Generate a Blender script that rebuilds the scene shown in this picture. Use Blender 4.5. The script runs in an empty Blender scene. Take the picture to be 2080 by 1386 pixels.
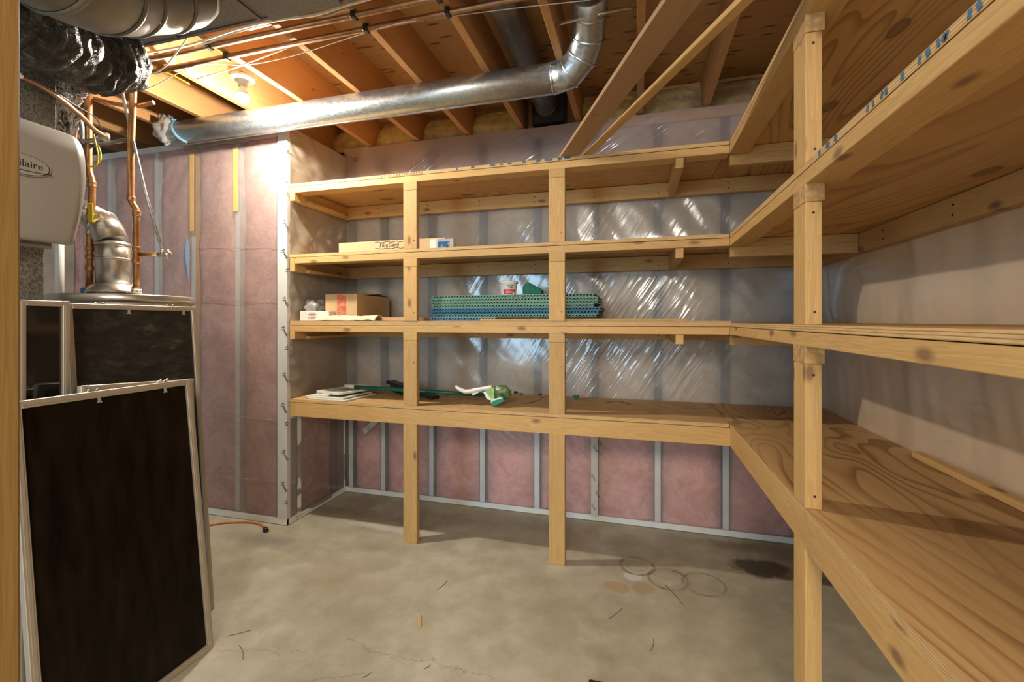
import bpy, bmesh, math, random
from mathutils import Vector, Matrix, noise
random.seed(7)
S = bpy.context.scene
COL = S.collection
PI = math.pi
# ------------------------------------------------------------------ camera, light, exposure
CAM_H, FOC, YAW, CX, CY = 1.33, 912.8, math.radians(15.64), 1040.0, 652.0
cam_d = bpy.data.cameras.new('camera'); cam = bpy.data.objects.new('camera', cam_d); COL.objects.link(cam)
cam.location = (0, 0, CAM_H); cam.rotation_euler = (PI/2, 0, YAW)
cam_d.sensor_width = 36.0; cam_d.lens = 36.0*FOC/2080.0
cam_d.shift_y = -(693.0-CY)/2080.0
cam_d.clip_start = .02
S.camera = cam
W = bpy.data.worlds.new('world'); S.world = W; W.use_nodes = True
bg = W.node_tree.nodes['Background']; bg.inputs[0].default_value = (1.0, .93, .84, 1); bg.inputs[1].default_value = .64
def area(name, loc, rot, sx, sy, power, col):
    d = bpy.data.lights.new(name, 'AREA'); d.shape = 'RECTANGLE'; d.size = sx; d.size_y = sy; d.energy = power; d.color = col
    o = bpy.data.objects.new(name, d); COL.objects.link(o); o.location = loc; o.rotation_euler = rot
    return o
# daylight window of the next room, far behind the camera on the left, and an unseen lamp added to fill the shadows
area('daylight_window', (-2.1, -2.6, 1.55), (PI/2, 0, 0), 1.2, 1.3, 40, (.50, .78, 1.0))
area('added_fill_light', (.1, -1.7, 2.5), (math.radians(35), 0, 0), 1.1, .7, 56, (1.0, .89, .74))
BULB_POWER = 48.0
S.view_settings.view_transform = 'Standard'; S.view_settings.look = 'None'
S.view_settings.gamma = 1.0; S.view_settings.use_curve_mapping = False
S.view_settings.exposure = 0.68
S.render.engine = 'CYCLES'
S.cycles.max_bounces = 8; S.cycles.transparent_max_bounces = 16; S.cycles.diffuse_bounces = 5
S.cycles.sample_clamp_indirect = 6

# ------------------------------------------------------------------ measuring helpers (pixel + known plane -> metres)
def ray(u, v):
    dx = (u-CX)/FOC
    return Vector((-math.sin(YAW)+math.cos(YAW)*dx, math.cos(YAW)+math.sin(YAW)*dx, (CY-v)/FOC))
O0 = Vector((0, 0, CAM_H))
def aY(u, v, Y): r = ray(u, v); return O0+r*(Y/r.y)
def aX(u, v, X): r = ray(u, v); return O0+r*(X/r.x)
def aZ(u, v, Z): r = ray(u, v); return O0+r*((Z-CAM_H)/r.z)
def aT(u, v, t): return O0+ray(u, v)*t

# ------------------------------------------------------------------ node helper
class NT:
    def __init__(s, name):
        s.m = bpy.data.materials.new(name); s.m.use_nodes = True
        s.t = s.m.node_tree; s.n = s.t.nodes; s.p = s.n['Principled BSDF']; s.out = s.n['Material Output']
    def add(s, typ, ins=None, **kw):
        n = s.n.new('ShaderNode'+typ)
        for k, v in kw.items(): setattr(n, k, v)
        if ins:
            for k, v in ins.items(): s.set(n.inputs[k], v)
        return n
    def set(s, sock, v):
        if isinstance(v, bpy.types.NodeSocket): s.t.links.new(v, sock)
        elif isinstance(v, bpy.types.Node): s.t.links.new(v.outputs[0], sock)
        else:
            if hasattr(sock, 'default_value'):
                if isinstance(v, (tuple, list)) and len(v) == 3 and sock.type == 'RGBA': v = (*v, 1)
                sock.default_value = v
    def math(s, op, a, b=None, c=None, clamp=False):
        n = s.n.new('ShaderNodeMath'); n.operation = op; n.use_clamp = clamp
        for i, x in enumerate((a, b, c)):
            if x is not None: s.set(n.inputs[i], x)
        return n.outputs[0]
    def vmath(s, op, a, b=None):
        n = s.n.new('ShaderNodeVectorMath'); n.operation = op
        s.set(n.inputs[0], a)
        if b is not None: s.set(n.inputs[1], b)
        return n.outputs['Value'] if op in ('DISTANCE', 'LENGTH', 'DOT_PRODUCT') else n.outputs[0]
    def ramp(s, fac, stops, interp='LINEAR'):
        n = s.n.new('ShaderNodeValToRGB'); cr = n.color_ramp; cr.interpolation = interp
        while len(cr.elements) < len(stops): cr.elements.new(.5)
        for e, (p, c) in zip(cr.elements, stops):
            e.position = p; e.color = (*c, 1) if not isinstance(c, (int, float)) else (c, c, c, 1)
        s.set(n.inputs[0], fac); return n.outputs[0]
    def mix(s, fac, a, b, mode='MIX'):
        n = s.n.new('ShaderNodeMix'); n.data_type = 'RGBA'; n.blend_type = mode
        s.set(n.inputs[0], fac); s.set(n.inputs[6], a); s.set(n.inputs[7], b); return n.outputs[2]
    def noise(s, vec, scale, detail=3, rough=.5, dist=0):
        return s.add('TexNoise', {'Vector': vec, 'Scale': scale, 'Detail': detail, 'Roughness': rough, 'Distortion': dist}).outputs[0]
    def map(s, vec, scale=(1, 1, 1), rot=(0, 0, 0), loc=(0, 0, 0)):
        return s.add('Mapping', {'Vector': vec, 'Scale': scale, 'Rotation': rot, 'Location': loc}).outputs[0]
    def obj(s): return s.add('TexCoord').outputs['Object']
    def geo(s): return s.add('NewGeometry').outputs['Position']
    def rnd(s):
        o = s.add('ObjectInfo').outputs['Random']
        return s.add('CombineXYZ', {0: s.math('MULTIPLY', o, 17.3), 1: s.math('MULTIPLY', o, 31.1), 2: s.math('MULTIPLY', o, 23.7)}).outputs[0], o
    def bump(s, h, strength=.3, dist=.01):
        b = s.add('Bump', {'Height': h, 'Strength': strength, 'Distance': dist}); s.set(s.p.inputs['Normal'], b.outputs[0]); return b.outputs[0]
    def fin(s, col=None, rough=.6, metal=0.0, **kw):
        if col is not None: s.set(s.p.inputs['Base Color'], col)
        s.set(s.p.inputs['Roughness'], rough); s.set(s.p.inputs['Metallic'], metal)
        for k, v in kw.items(): s.set(s.p.inputs[k.replace('_', ' ')], v)
        return s.m

def plain(name, col, rough=.6, metal=0.0, var=.08, nscale=6, bump=0, bscale=60, **kw):
    t = NT(name); o = t.obj(); n = t.noise(o, nscale, 4)
    lo = tuple(c*(1-var) for c in col); hi = tuple(min(1, c*(1+var)) for c in col)
    c = t.ramp(n, [(.3, lo), (.7, hi)])
    if bump: t.bump(t.noise(o, bscale, 3), bump, .005)
    return t.fin(c, rough, metal, **kw)

def wood(name, axis, base, dark, knot=(.20, .10, .045), knots=1.0, streak=22, rough=.62, tint=.16):
    t = NT(name); off, rnd = t.rnd(); p = t.vmath('ADD', t.obj(), off)
    sc = [1.0, 1.0, 1.0]; sc[axis] = .06
    ps = t.map(p, tuple(sc))
    warp = t.noise(t.map(p, tuple(2.2 if i == axis else 7 for i in range(3))), 1, 2)
    ring = t.noise(ps, streak*1.6, 2, .5, .6)
    saw = t.math('FRACT', t.math('ADD', t.math('MULTIPLY', ring, 7.0), t.math('MULTIPLY', warp, 1.4)))
    grain = t.ramp(saw, [(0, 0), (.6, .7), (.9, 1), (1, .1)])
    fine = t.noise(ps, 260, 2)
    c = t.mix(t.math('MULTIPLY', grain, .46), base, dark)
    c = t.mix(t.math('MULTIPLY', t.ramp(fine, [(.45, 0), (.75, 1)]), .30), c, dark)
    broad = t.noise(ps, 6, 2)
    c = t.mix(t.math('MULTIPLY', t.ramp(broad, [(.35, 0), (.7, 1)]), .35), c, tuple(min(1, x*1.22) for x in base))
    if knots:
        q = t.add('SeparateXYZ', {0: p}).outputs; oth = [i for i in range(3) if i != axis]
        kp = t.add('CombineXYZ', {0: t.math('MULTIPLY', q[axis], 3.6), 1: t.math('MULTIPLY', t.math('ADD', q[oth[0]], q[oth[1]]), 8.0)}).outputs[0]
        v = t.add('TexVoronoi', {'Vector': kp, 'Scale': 1.0, 'Randomness': 1.0}, voronoi_dimensions='2D')
        dd = t.math('ADD', v.outputs['Distance'], t.math('MULTIPLY', t.noise(p, 30, 2), .04))
        k = t.ramp(dd, [(.07*knots, 1), (.10*knots, .6), (.15*knots, .0)])
        gate = t.math('GREATER_THAN', t.add('SeparateColor', {0: v.outputs['Color']}).outputs[0], .55)
        c = t.mix(t.math('MULTIPLY', t.math('MULTIPLY', k, gate), .85), c, knot)
    bright = t.math('ADD', 1-tint/2, t.math('MULTIPLY', rnd, tint))
    hsv = t.add('HueSaturation', {'Color': c, 'Value': bright, 'Saturation': 1.0, 'Hue': .5})
    t.bump(fine, .12, .003)
    return t.fin(hsv.outputs[0], rough)

def ply(name, axis, base, dark, knotc=(.12, .055, .02), rough=.6, bands=3.2, knots=1.0, amt=.5, dots=0):
    t = NT(name); off, rnd = t.rnd(); p = t.vmath('ADD', t.obj(), off)
    sc = [1.0, 1.0, 1.0]; sc[axis] = .22
    ps = t.map(p, tuple(sc))
    n = t.noise(ps, bands, 2, .45, .7)
    saw = t.math('FRACT', t.math('MULTIPLY', n, 22.0))
    line = t.ramp(saw, [(0, 0), (.5, .06), (.80, .8), (.92, 1), (1, 0)])
    gate = t.ramp(t.noise(p, 2.1, 2), [(.35, .35), (.6, 1)])
    c = t.mix(t.math('MULTIPLY', t.math('MULTIPLY', line, gate), amt, clamp=True), base, dark)
    sf = [1.0, 1.0, 1.0]; sf[axis] = .03
    c = t.mix(t.math('MULTIPLY', t.ramp(t.noise(t.map(p, tuple(sf)), 180, 2), [(.4, 0), (.8, 1)]), .25), c, dark)
    c = t.mix(t.math('MULTIPLY', t.noise(p, 1.3, 3), .35), c, tuple(min(1, x*1.25) for x in base))
    if knots:
        kp = t.map(p, tuple(1.9 if i == axis else 4.0 for i in range(3)))
        v = t.add('TexVoronoi', {'Vector': kp, 'Scale': 1.0}, voronoi_dimensions='2D')
        dd = t.math('ADD', v.outputs['Distance'], t.math('MULTIPLY', t.math('SUBTRACT', t.noise(p, 14, 2), .5), .05))
        k = t.ramp(dd, [(.06*knots, .75), (.085*knots, 1), (.10*knots, .25), (.15*knots, 0)])
        g = t.math('GREATER_THAN', t.add('SeparateColor', {0: v.outputs['Color']}).outputs[0], .35)
        c = t.mix(t.math('MULTIPLY', t.math('MULTIPLY', k, g), .8), c, knotc)
    if dots:
        kp = t.map(p, tuple(6 if i == axis else 26 for i in range(3)))
        v = t.add('TexVoronoi', {'Vector': kp, 'Scale': 1.0}, voronoi_dimensions='2D')
        g = t.math('GREATER_THAN', t.add('SeparateColor', {0: v.outputs['Color']}).outputs[1], .72)
        k = t.ramp(v.outputs['Distance'], [(.12, 1), (.3, 0)])
        c = t.mix(t.math('MULTIPLY', t.math('MULTIPLY', k, g), dots), c, knotc)
    t.bump(saw, .06, .002)
    return t.fin(c, rough)

M = {}
PB, PD = (.60, .375, .14), (.38, .20, .06)
for i, a in enumerate('xyz'):
    M['pine'+a] = wood('pine_'+a, i, PB, PD)
    M['fir'+a] = wood('fir_'+a, i, (.50, .265, .10), (.33, .15, .05), knots=.6)
M['brown_board'] = wood('weathered_board', 0, (.36, .215, .11), (.24, .13, .06), knots=.5)
M['jamb'] = wood('jamb_pine', 2, (.33, .205, .065), (.24, .135, .035), knots=0)
M['deck_top_x'] = ply('plywood_deck_x', 0, (.56, .355, .15), (.21, .095, .03), amt=.75, knots=0)
M['deck_top_y'] = ply('plywood_deck_y', 1, (.57, .365, .155), (.20, .088, .024), amt=1.0, knots=0, bands=2.6)
M['deck_und_x'] = ply('plywood_under_x', 0, (.56, .345, .13), (.24, .10, .03), amt=.6, knots=1.0)
M['deck_und_y'] = ply('plywood_under_y', 1, (.56, .345, .13), (.21, .085, .024), amt=.85, bands=2.2, knots=1.0)
M['subfloor'] = ply('plywood_subfloor', 0, (.52, .32, .13), (.24, .10, .03), amt=.3, knots=.7, dots=.85, bands=2)
t = NT('plywood_edge'); p = t.obj(); sx = t.add('SeparateXYZ', {0: p})
z = t.math('ADD', sx.outputs[2], t.math('MULTIPLY', t.noise(p, 9, 2), .0025))
w = t.math('FRACT', t.math('MULTIPLY', z, 165.0))
c = t.mix(t.ramp(w, [(.0, 1), (.18, 0), (.8, 0), (1, 1)]), (.68, .45, .20), (.22, .11, .04))
c = t.mix(t.math('MULTIPLY', t.ramp(t.noise(t.map(p, (8, 8, 60)), 3, 3), [(.5, 0), (.8, 1)]), .5), c, (.30, .16, .06))
M['ply_edge'] = t.fin(c, .7)
M['endgrain'] = plain('pine_end_grain', (.50, .30, .12), .8, var=.3, nscale=60)

# galvanised steel with spangle and dust
def galv(name, base=(.60, .63, .66), rough=.33, dust=.35, spangle=90, metal=.92):
    t = NT(name); p = t.obj()
    v = t.add('TexVoronoi', {'Vector': p, 'Scale': spangle}).outputs['Color']
    g = t.add('SeparateColor', {0: v}).outputs[0]
    n = t.noise(p, 3.5, 5, .6)
    c = t.mix(g, tuple(x*.86 for x in base), tuple(min(1, x*1.08) for x in base))
    c = t.mix(t.math('MULTIPLY', t.ramp(n, [(.45, 0), (.75, 1)]), dust), c, (.42, .38, .32))
    r = t.math('ADD', rough-.08, t.math('MULTIPLY', g, .10)); r = t.math('ADD', r, t.math('MULTIPLY', n, .12))
    return t.fin(c, r, metal)
M['galv'] = galv('galvanised_steel', (.52, .58, .63))
M['galv_dull'] = galv('galvanised_duct_dull', (.20, .20, .185), .42, .5, 40, .85)
M['stud'] = plain('galvanised_stud_shaded', (.03, .065, .11), .5, .3, var=.15)  # steel painted dark blue to carry the shade behind the film
M['track'] = plain('painted_track', (.60, .64, .63), .5, .15, var=.12, nscale=9)
M['alum'] = plain('aluminium_frame', (.50, .44, .36), .42, .45, var=.05)
M['steel'] = plain('bright_steel', (.62, .61, .58), .28, .95, var=.12)
t = NT('copper'); p = t.obj(); n = t.noise(p, 25, 3)
M['copper'] = t.fin(t.ramp(n, [(.35, (.42, .215, .095)), (.7, (.62, .37, .19))]), .34, .92)
t = NT('copper_dull'); p = t.obj(); n = t.noise(p, 20, 3)
M['copper_dull'] = t.fin(t.ramp(n, [(.35, (.30, .17, .09)), (.7, (.48, .30, .18))]), .42, .85)
t = NT('speckled_plenum'); p = t.obj()
n = t.noise(p, 130, 4, .6); n2 = t.noise(p, 14, 3)
M['plenum'] = t.fin(t.mix(t.math('MULTIPLY', t.ramp(n, [(.42, 1), (.52, 0)]), .8), t.ramp(n2, [(.3, (.17, .165, .15)), (.7, (.26, .25, .225))]), (.075, .07, .06)), .55, .25)
t = NT('duct_underside'); p = t.obj(); n = t.noise(p, 160, 3, .6)
M['trunk'] = t.fin(t.ramp(n, [(.35, (.15, .145, .14)), (.65, (.26, .25, .24))]), .5, .35)

# concrete
t = NT('concrete_floor'); P = t.geo()
n1 = t.noise(P, 1.6, 6, .62); n2 = t.noise(P, 7, 5, .6); n3 = t.noise(P, 90, 3)
c = t.ramp(n1, [(.32, (.33, .30, .22)), (.5, (.44, .41, .305)), (.68, (.53, .505, .40))])
c = t.mix(t.math('MULTIPLY', t.ramp(n2, [(.38, 1), (.56, 0)]), .34), c, (.27, .235, .155))
c = t.mix(t.math('MULTIPLY', t.ramp(n2, [(.56, 0), (.74, 1)]), .42), c, (.60, .58, .50))
c = t.mix(t.math('MULTIPLY', t.ramp(n3, [(.62, 0), (.72, 1)]), .25), c, (.25, .20, .14))
warp = t.noise(P, 9, 4, .65); wv = t.math('MULTIPLY', t.math('SUBTRACT', warp, .5), 1.0)
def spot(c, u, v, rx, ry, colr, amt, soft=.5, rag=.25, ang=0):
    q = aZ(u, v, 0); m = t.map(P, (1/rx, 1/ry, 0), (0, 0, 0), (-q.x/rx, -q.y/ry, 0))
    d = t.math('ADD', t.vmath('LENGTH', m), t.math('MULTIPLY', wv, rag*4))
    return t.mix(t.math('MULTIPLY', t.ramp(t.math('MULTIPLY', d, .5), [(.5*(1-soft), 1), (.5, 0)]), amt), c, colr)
def ringm(c, u, v, r, w, colr, amt):
    q = aZ(u, v, 0); m = t.map(P, (1/r, 1/r, 0), (0, 0, 0), (-q.x/r, -q.y/r, 0))
    d = t.math('ADD', t.vmath('LENGTH', m), t.math('MULTIPLY', wv, .10))
    a = t.math('ABSOLUTE', t.math('SUBTRACT', d, 1.0))
    k = t.math('MULTIPLY', t.ramp(a, [(0, 1), (w, 0)]), t.ramp(t.noise(P, 14, 3), [(.38, .25), (.6, 1)]))
    return t.mix(t.math('MULTIPLY', k, amt), c, colr)
c = spot(c, 1545, 1155, .17, .11, (.055, .04, .03), .85, .35, .35)
c = spot(c, 1585, 1120, .30, .16, (.16, .12, .085), .55, .7, .3)
c = spot(c, 1480, 1108, .22, .07, (.20, .15, .10), .6, .6, .4)
c = spot(c, 1700, 1185, .35, .07, (.14, .10, .07), .6, .6, .4)
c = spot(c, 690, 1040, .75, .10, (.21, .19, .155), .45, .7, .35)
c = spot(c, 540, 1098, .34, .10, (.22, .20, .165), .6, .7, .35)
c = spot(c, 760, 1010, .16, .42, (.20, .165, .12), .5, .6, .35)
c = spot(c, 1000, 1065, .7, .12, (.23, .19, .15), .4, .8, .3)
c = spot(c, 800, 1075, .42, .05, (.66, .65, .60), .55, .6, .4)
c = spot(c, 1255, 1193, .075, .06, (.42, .28, .14), .75, .25, .35)
c = spot(c, 1305, 1195, .07, .06, (.40, .27, .14), .65, .25, .35)
c = spot(c, 1285, 1172, .06, .045, (.60, .60, .56), .9, .25, .3)
c = spot(c, 700, 1180, .30, .2, (.40, .30, .20), .4, .8, .3)
c = spot(c, 1240, 1230, .3, .2, (.31, .27, .20), .35, .8, .3)
for (u, v, r, w, cc, a) in ((1294, 1150, .088, .16, (.14, .10, .06), .95), (1294, 1150, .052, .12, (.22, .17, .11), .5), (1357, 1177, .095, .17, (.15, .11, .07), .95), (1357, 1177, .070, .12, (.25, .20, .14), .6),
                            (1430, 1187, .100, .10, (.17, .13, .08), .9), (1240, 1177, .085, .04, (.30, .25, .18), .5), (1278, 1098, .06, .08, (.2, .15, .1), .5)):
    c = ringm(c, u, v, r, w, cc, a)
sp = t.add('SeparateXYZ', {0: P})
def crack(c, u0, v0, u1, v1, amp=.05, w=.0022):
    a = aZ(u0, v0, 0); b = aZ(u1, v1, 0); d = (b-a); L = d.length; d.normalize(); nx, ny = -d.y, d.x
    s = t.math('ADD', t.math('MULTIPLY', sp.outputs[0], nx), t.math('MULTIPLY', sp.outputs[1], ny))
    s = t.math('SUBTRACT', s, a.x*nx+a.y*ny)
    s = t.math('ADD', s, t.math('MULTIPLY', t.math('SUBTRACT', t.noise(P, 6, 5, .7), .5), amp*4))
    k = t.ramp(t.math('ABSOLUTE', s), [(0, 1), (w*1.5, 0)])
    al = t.math('SUBTRACT', t.math('ADD', t.math('MULTIPLY', sp.outputs[0], d.x), t.math('MULTIPLY', sp.outputs[1], d.y)), a.x*d.x+a.y*d.y)
    g = t.math('MULTIPLY', t.math('GREATER_THAN', al, 0), t.math('LESS_THAN', al, L))
    return t.mix(t.math('MULTIPLY', t.math('MULTIPLY', k, g), .55), c, (.16, .12, .08))
c = crack(c, 440, 1318, 620, 1326); c = crack(c, 700, 1300, 1000, 1385); c = crack(c, 600, 1385, 760, 1370, .03)
t.bump(t.math('ADD', n3, t.math('MULTIPLY', n2, 2)), .14, .004)
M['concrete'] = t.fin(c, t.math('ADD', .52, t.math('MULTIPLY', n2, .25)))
M['concrete_dark'] = plain('foundation_wall', (.22, .20, .17), .9, var=.2)

# insulation
def insul(name, a, b, sh):
    t = NT(name); P = t.geo()
    n = t.noise(P, 5, 5, .6, .4); n2 = t.noise(P, 38, 4, .7)
    c = t.ramp(n, [(.3, a), (.55, b), (.75, tuple(min(1, x*1.15) for x in b))])
    c = t.mix(t.math('MULTIPLY', t.ramp(t.noise(P, 9, 4, .6, 1.5), [(.40, 1), (.54, 0)]), .30), c, sh)
    t.bump(t.math('ADD', n, t.math('MULTIPLY', n2, .3)), .7, .03)
    return t.fin(c, .95)
M['pink'] = insul('pink_glass_fibre', (.60, .25, .23), (.84, .46, .43), (.42, .17, .16))
M['pink_batt_dim'] = insul('dimmed_pink_fibre', (.44, .19, .165), (.66, .35, .31), (.32, .15, .14))  # darker copy of the pink fibre, dimmed against the nearby bulb's glare
M['tan_batt'] = insul('tan_glass_fibre', (.46, .37, .29), (.66, .55, .44), (.32, .25, .19))  # tan tone for the right wall and the upper back and return batts
M['yellow_wool'] = insul('yellow_glass_fibre', (.40, .27, .08), (.62, .47, .17), (.16, .09, .03))
M['dirty_wool'] = insul('aged_glass_fibre', (.22, .15, .07), (.38, .28, .14), (.10, .06, .03))

# polythene: thin clear-to-milky film
def film(name, milk, tintc, op, rough=.16, wr=.5, wdir=-.9, wscale=9, stretch=.12, sheen=.5, wbox=None, fs=26):
    t = NT(name); P = t.geo()
    t.set(t.p.inputs['Base Color'], tintc)
    mp = t.map(P, (1, 1, 1), (0, wdir, 0))
    m1 = t.map(mp, (stretch, stretch*3, 1))
    w1 = t.noise(m1, wscale*2.2, 2, .45, .12)
    w2 = t.noise(P, 2.6, 3, .5, .5)
    w3 = t.noise(m1, wscale*6, 2, .5, .1)
    gate = t.ramp(t.noise(P, 1.7, 2), [(.42, .15), (.62, 1)])
    ridge = t.math('SUBTRACT', 1.0, t.math('ABSOLUTE', t.math('MULTIPLY', t.math('SUBTRACT', w1, .5), 6.0)), clamp=True)
    hgt = t.math('ADD', t.math('MULTIPLY', w2, 1.2), t.math('MULTIPLY', t.math('MULTIPLY', t.math('ADD', ridge, t.math('MULTIPLY', w3, .35)), gate), wr))
    if wbox:
        (bx, by, bz), (rx, ry, rz), kk = wbox
        d = t.vmath('LENGTH', t.map(P, (1/rx, 1/ry, 1/rz), (0, 0, 0), (-bx/rx, -by/ry, -bz/rz)))
        msk = t.ramp(d, [(.45, 1), (1.0, 0)])
        hgt = t.math('ADD', hgt, t.math('MULTIPLY', t.math('MULTIPLY', ridge, msk), kk))
    nrm = t.bump(hgt, .38, .010)
    t.set(t.p.inputs['Roughness'], rough); t.set(t.p.inputs['Specular IOR Level'], sheen)
    tr = t.add('BsdfTransparent', {'Color': (.97, .97, .97)})
    opn = t.math('ADD', op-.12, t.math('MULTIPLY', t.noise(P, 4, 4), .24), clamp=True)
    mx = t.add('MixShader', {0: opn, 1: tr.outputs[0], 2: t.p.outputs[0]})
    gl = t.add('BsdfGlossy', {'Color': (.9, .95, 1), 'Roughness': rough*.8, 'Normal': nrm})
    fr = t.add('Fresnel', {'IOR': 1.5, 'Normal': nrm})
    m2 = t.add('MixShader', {0: t.math('MULTIPLY', fr.outputs[0], milk), 1: mx.outputs[0], 2: gl.outputs[0]})
    t.t.links.new(m2.outputs[0], t.out.inputs[0]); return t.m
M['film_back'] = film('polythene_milky', 1.2, (.68, .65, .60), .37, .17, .14, 1.0, stretch=.09, wbox=((-.06, 3.03, 1.18), (.66, .5, .50), 1.1))
M['film_low'] = film('polythene_clear', 1.2, (.70, .62, .60), .24, .14, .30, -.8, stretch=.09, wbox=((-.62, 3.03, .50), (.50, .5, .40), .9))
M['film_part'] = film('polythene_partition', .6, (.50, .43, .40), .32, .22, .35, .5, wscale=5)
M['film_ret'] = film('polythene_return', .9, (.55, .46, .36), .56, .16, 1.0, 0, wscale=6)
M['film_right'] = film('polythene_right', .15, (.88, .68, .46), .74, .34, .6, 0, wscale=4, sheen=.2)
M['film_top'] = film('polythene_top', 1.2, (.52, .41, .41), .5, .15, .8, .55, stretch=.10)
M['film_loose'] = film('polythene_loose', 1.2, (.60, .58, .55), .45, .12, .9, .3)
M['tape'] = plain('white_sheathing_tape', (.60, .60, .585), .4, var=.05)
M['pale_strip'] = plain('pale_tape_and_lit_stud', (.74, .78, .77), .4, var=.07)  # pale tape tone, also laid on the lower studs to look lit
M['ink'] = plain('black_ink', (.02, .02, .025), .6)
M['blue_ink'] = plain('blue_spray_paint', (.035, .13, .22), .6, var=.4, nscale=50)
M['grey_ink'] = plain('faded_grey_print', (.16, .13, .10), .7)
M['hole'] = plain('dark_screw_head', (.05, .04, .035), .5, .5)
M['white'] = plain('white_plastic', (.78, .77, .74), .35, var=.03)
M['porcelain'] = plain('white_porcelain', (.85, .84, .80), .3, var=.02)
M['cream'] = plain('humidifier_shell', (.37, .355, .33), .36, var=.03)
M['badge'] = plain('badge_silver', (.50, .485, .46), .25, .3, var=.03)
M['cable_white'] = plain('white_cable', (.62, .56, .47), .5)
M['yellow'] = plain('yellow_plastic', (.72, .56, .03), .4)
M['blue'] = plain('blue_plastic', (.03, .22, .60), .4)
M['bluetape'] = plain('blue_strap', (.16, .30, .40), .5)
M['orange'] = plain('orange_cord', (.62, .21, .05), .5)
M['black'] = plain('black_plastic', (.018, .018, .02), .4)
M['card'] = plain('cardboard', (.52, .35, .18), .8, var=.1, nscale=12)
M['card_dark'] = plain('cardboard_tan', (.50, .355, .21), .8, var=.06)
M['paper'] = plain('kraft_paper', (.72, .60, .40), .7, var=.12, bump=.4, bscale=14)
M['whitebox'] = plain('white_card', (.70, .67, .62), .6, var=.04)
M['redlabel'] = plain('red_print', (.60, .03, .06), .5)
M['label_blue'] = plain('blue_print', (.02, .22, .55), .5, var=.3, nscale=60)
M['green_pole'] = plain('dark_green_metal', (.012, .13, .075), .35, var=.1)
M['green_sponge'] = plain('green_scourer', (.02, .17, .12), .9, var=.25, nscale=50, bump=.5, bscale=160)
M['teal'] = plain('green_pad', (.01, .24, .14), .6)
M['lime'] = plain('lime_print', (.28, .50, .16), .45, var=.25, nscale=30)
M['pack_dark'] = plain('green_black_print', (.12, .21, .08), .35, var=.85, nscale=34)
M['panel_green'] = plain('sage_plastic', (.14, .29, .215), .55, var=.15)
M['panel_blue'] = plain('teal_plastic', (.04, .17, .27), .55, var=.2)
M['panel_light'] = plain('sky_plastic', (.13, .27, .46), .55, var=.15)
M['panel_dark'] = plain('panel_core_shadowed', (.03, .10, .10), .8, var=.2)
M['vent_white'] = plain('vent_white', (.70, .69, .62), .4, var=.04)
M['vent_mesh'] = plain('vent_grey', (.34, .33, .27), .6, var=.06, bump=.4, bscale=200)
t = NT('red_scribbled_tape'); p = t.obj(); n = t.noise(t.map(p, (1, 1, 1), (0, .9, 0)), 60, 3); n = t.noise(t.map(p, (30, 30, 160), (0, .7, 0)), 1.0, 3)
M['redtape'] = t.fin(t.ramp(n, [(.42, (.50, .10, .06)), (.58, (.56, .26, .14))]), .45)
t = NT('dark_screen_mesh'); p = t.obj(); n = t.noise(p, 4, 5, .65, 1.0); n2 = t.noise(t.map(p, (1, 6, 1.2)), 5, 4)
M['screen'] = t.fin(t.ramp(n2, [(.35, (.006, .003, .0015)), (.75, (.017, .010, .005))]), t.ramp(n, [(.4, .26), (.7, .42)]), 0, Specular_IOR_Level=.12)
t = NT('dusty_screen_mesh'); p = t.obj(); n = t.noise(t.map(p, (1, 2.2, 5), (.5, 0, 0)), 6, 5, .65, .6)
M['screen_dusty'] = t.fin(t.ramp(n, [(.45, (.020, .018, .015)), (.62, (.040, .037, .030)), (.78, (.12, .12, .095))]), .5, 0, Specular_IOR_Level=.3)
t = NT('dark_window_glass'); t.set(t.p.inputs['Transmission Weight'], .0)
M['glass_dark'] = t.fin((.012, .010, .008), .06, 0, Specular_IOR_Level=.8)
t = NT('black_foil'); p = t.obj(); n = t.noise(t.map(p, (1, 1, 1)), 22, 4, .65, 1.4); t.bump(n, 1.0, .02)
M['foil'] = t.fin(t.ramp(n, [(.40, (.016, .016, .018)), (.58, (.05, .05, .05)), (.72, (.22, .22, .21))]), .36, .2)
t = NT('silver_black_foil'); p = t.obj(); n = t.noise(t.map(p, (3, 3, .7), (.3, .2, 0)), 14, 4, .65, 1.2); t.bump(n, 1.0, .02)
M['foil_silver'] = t.fin(t.ramp(n, [(.42, (.03, .03, .03)), (.5, (.40, .41, .41)), (.7, (.60, .60, .58))]), .25, .5)
t = NT('lit_bulb')
em = t.add('Emission', {'Color': (1.0, .91, .77), 'Strength': BULB_POWER/(PI*.0080)})
t.t.links.new(em.outputs[0], t.out.inputs[0]); M['bulb'] = t.m

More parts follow.
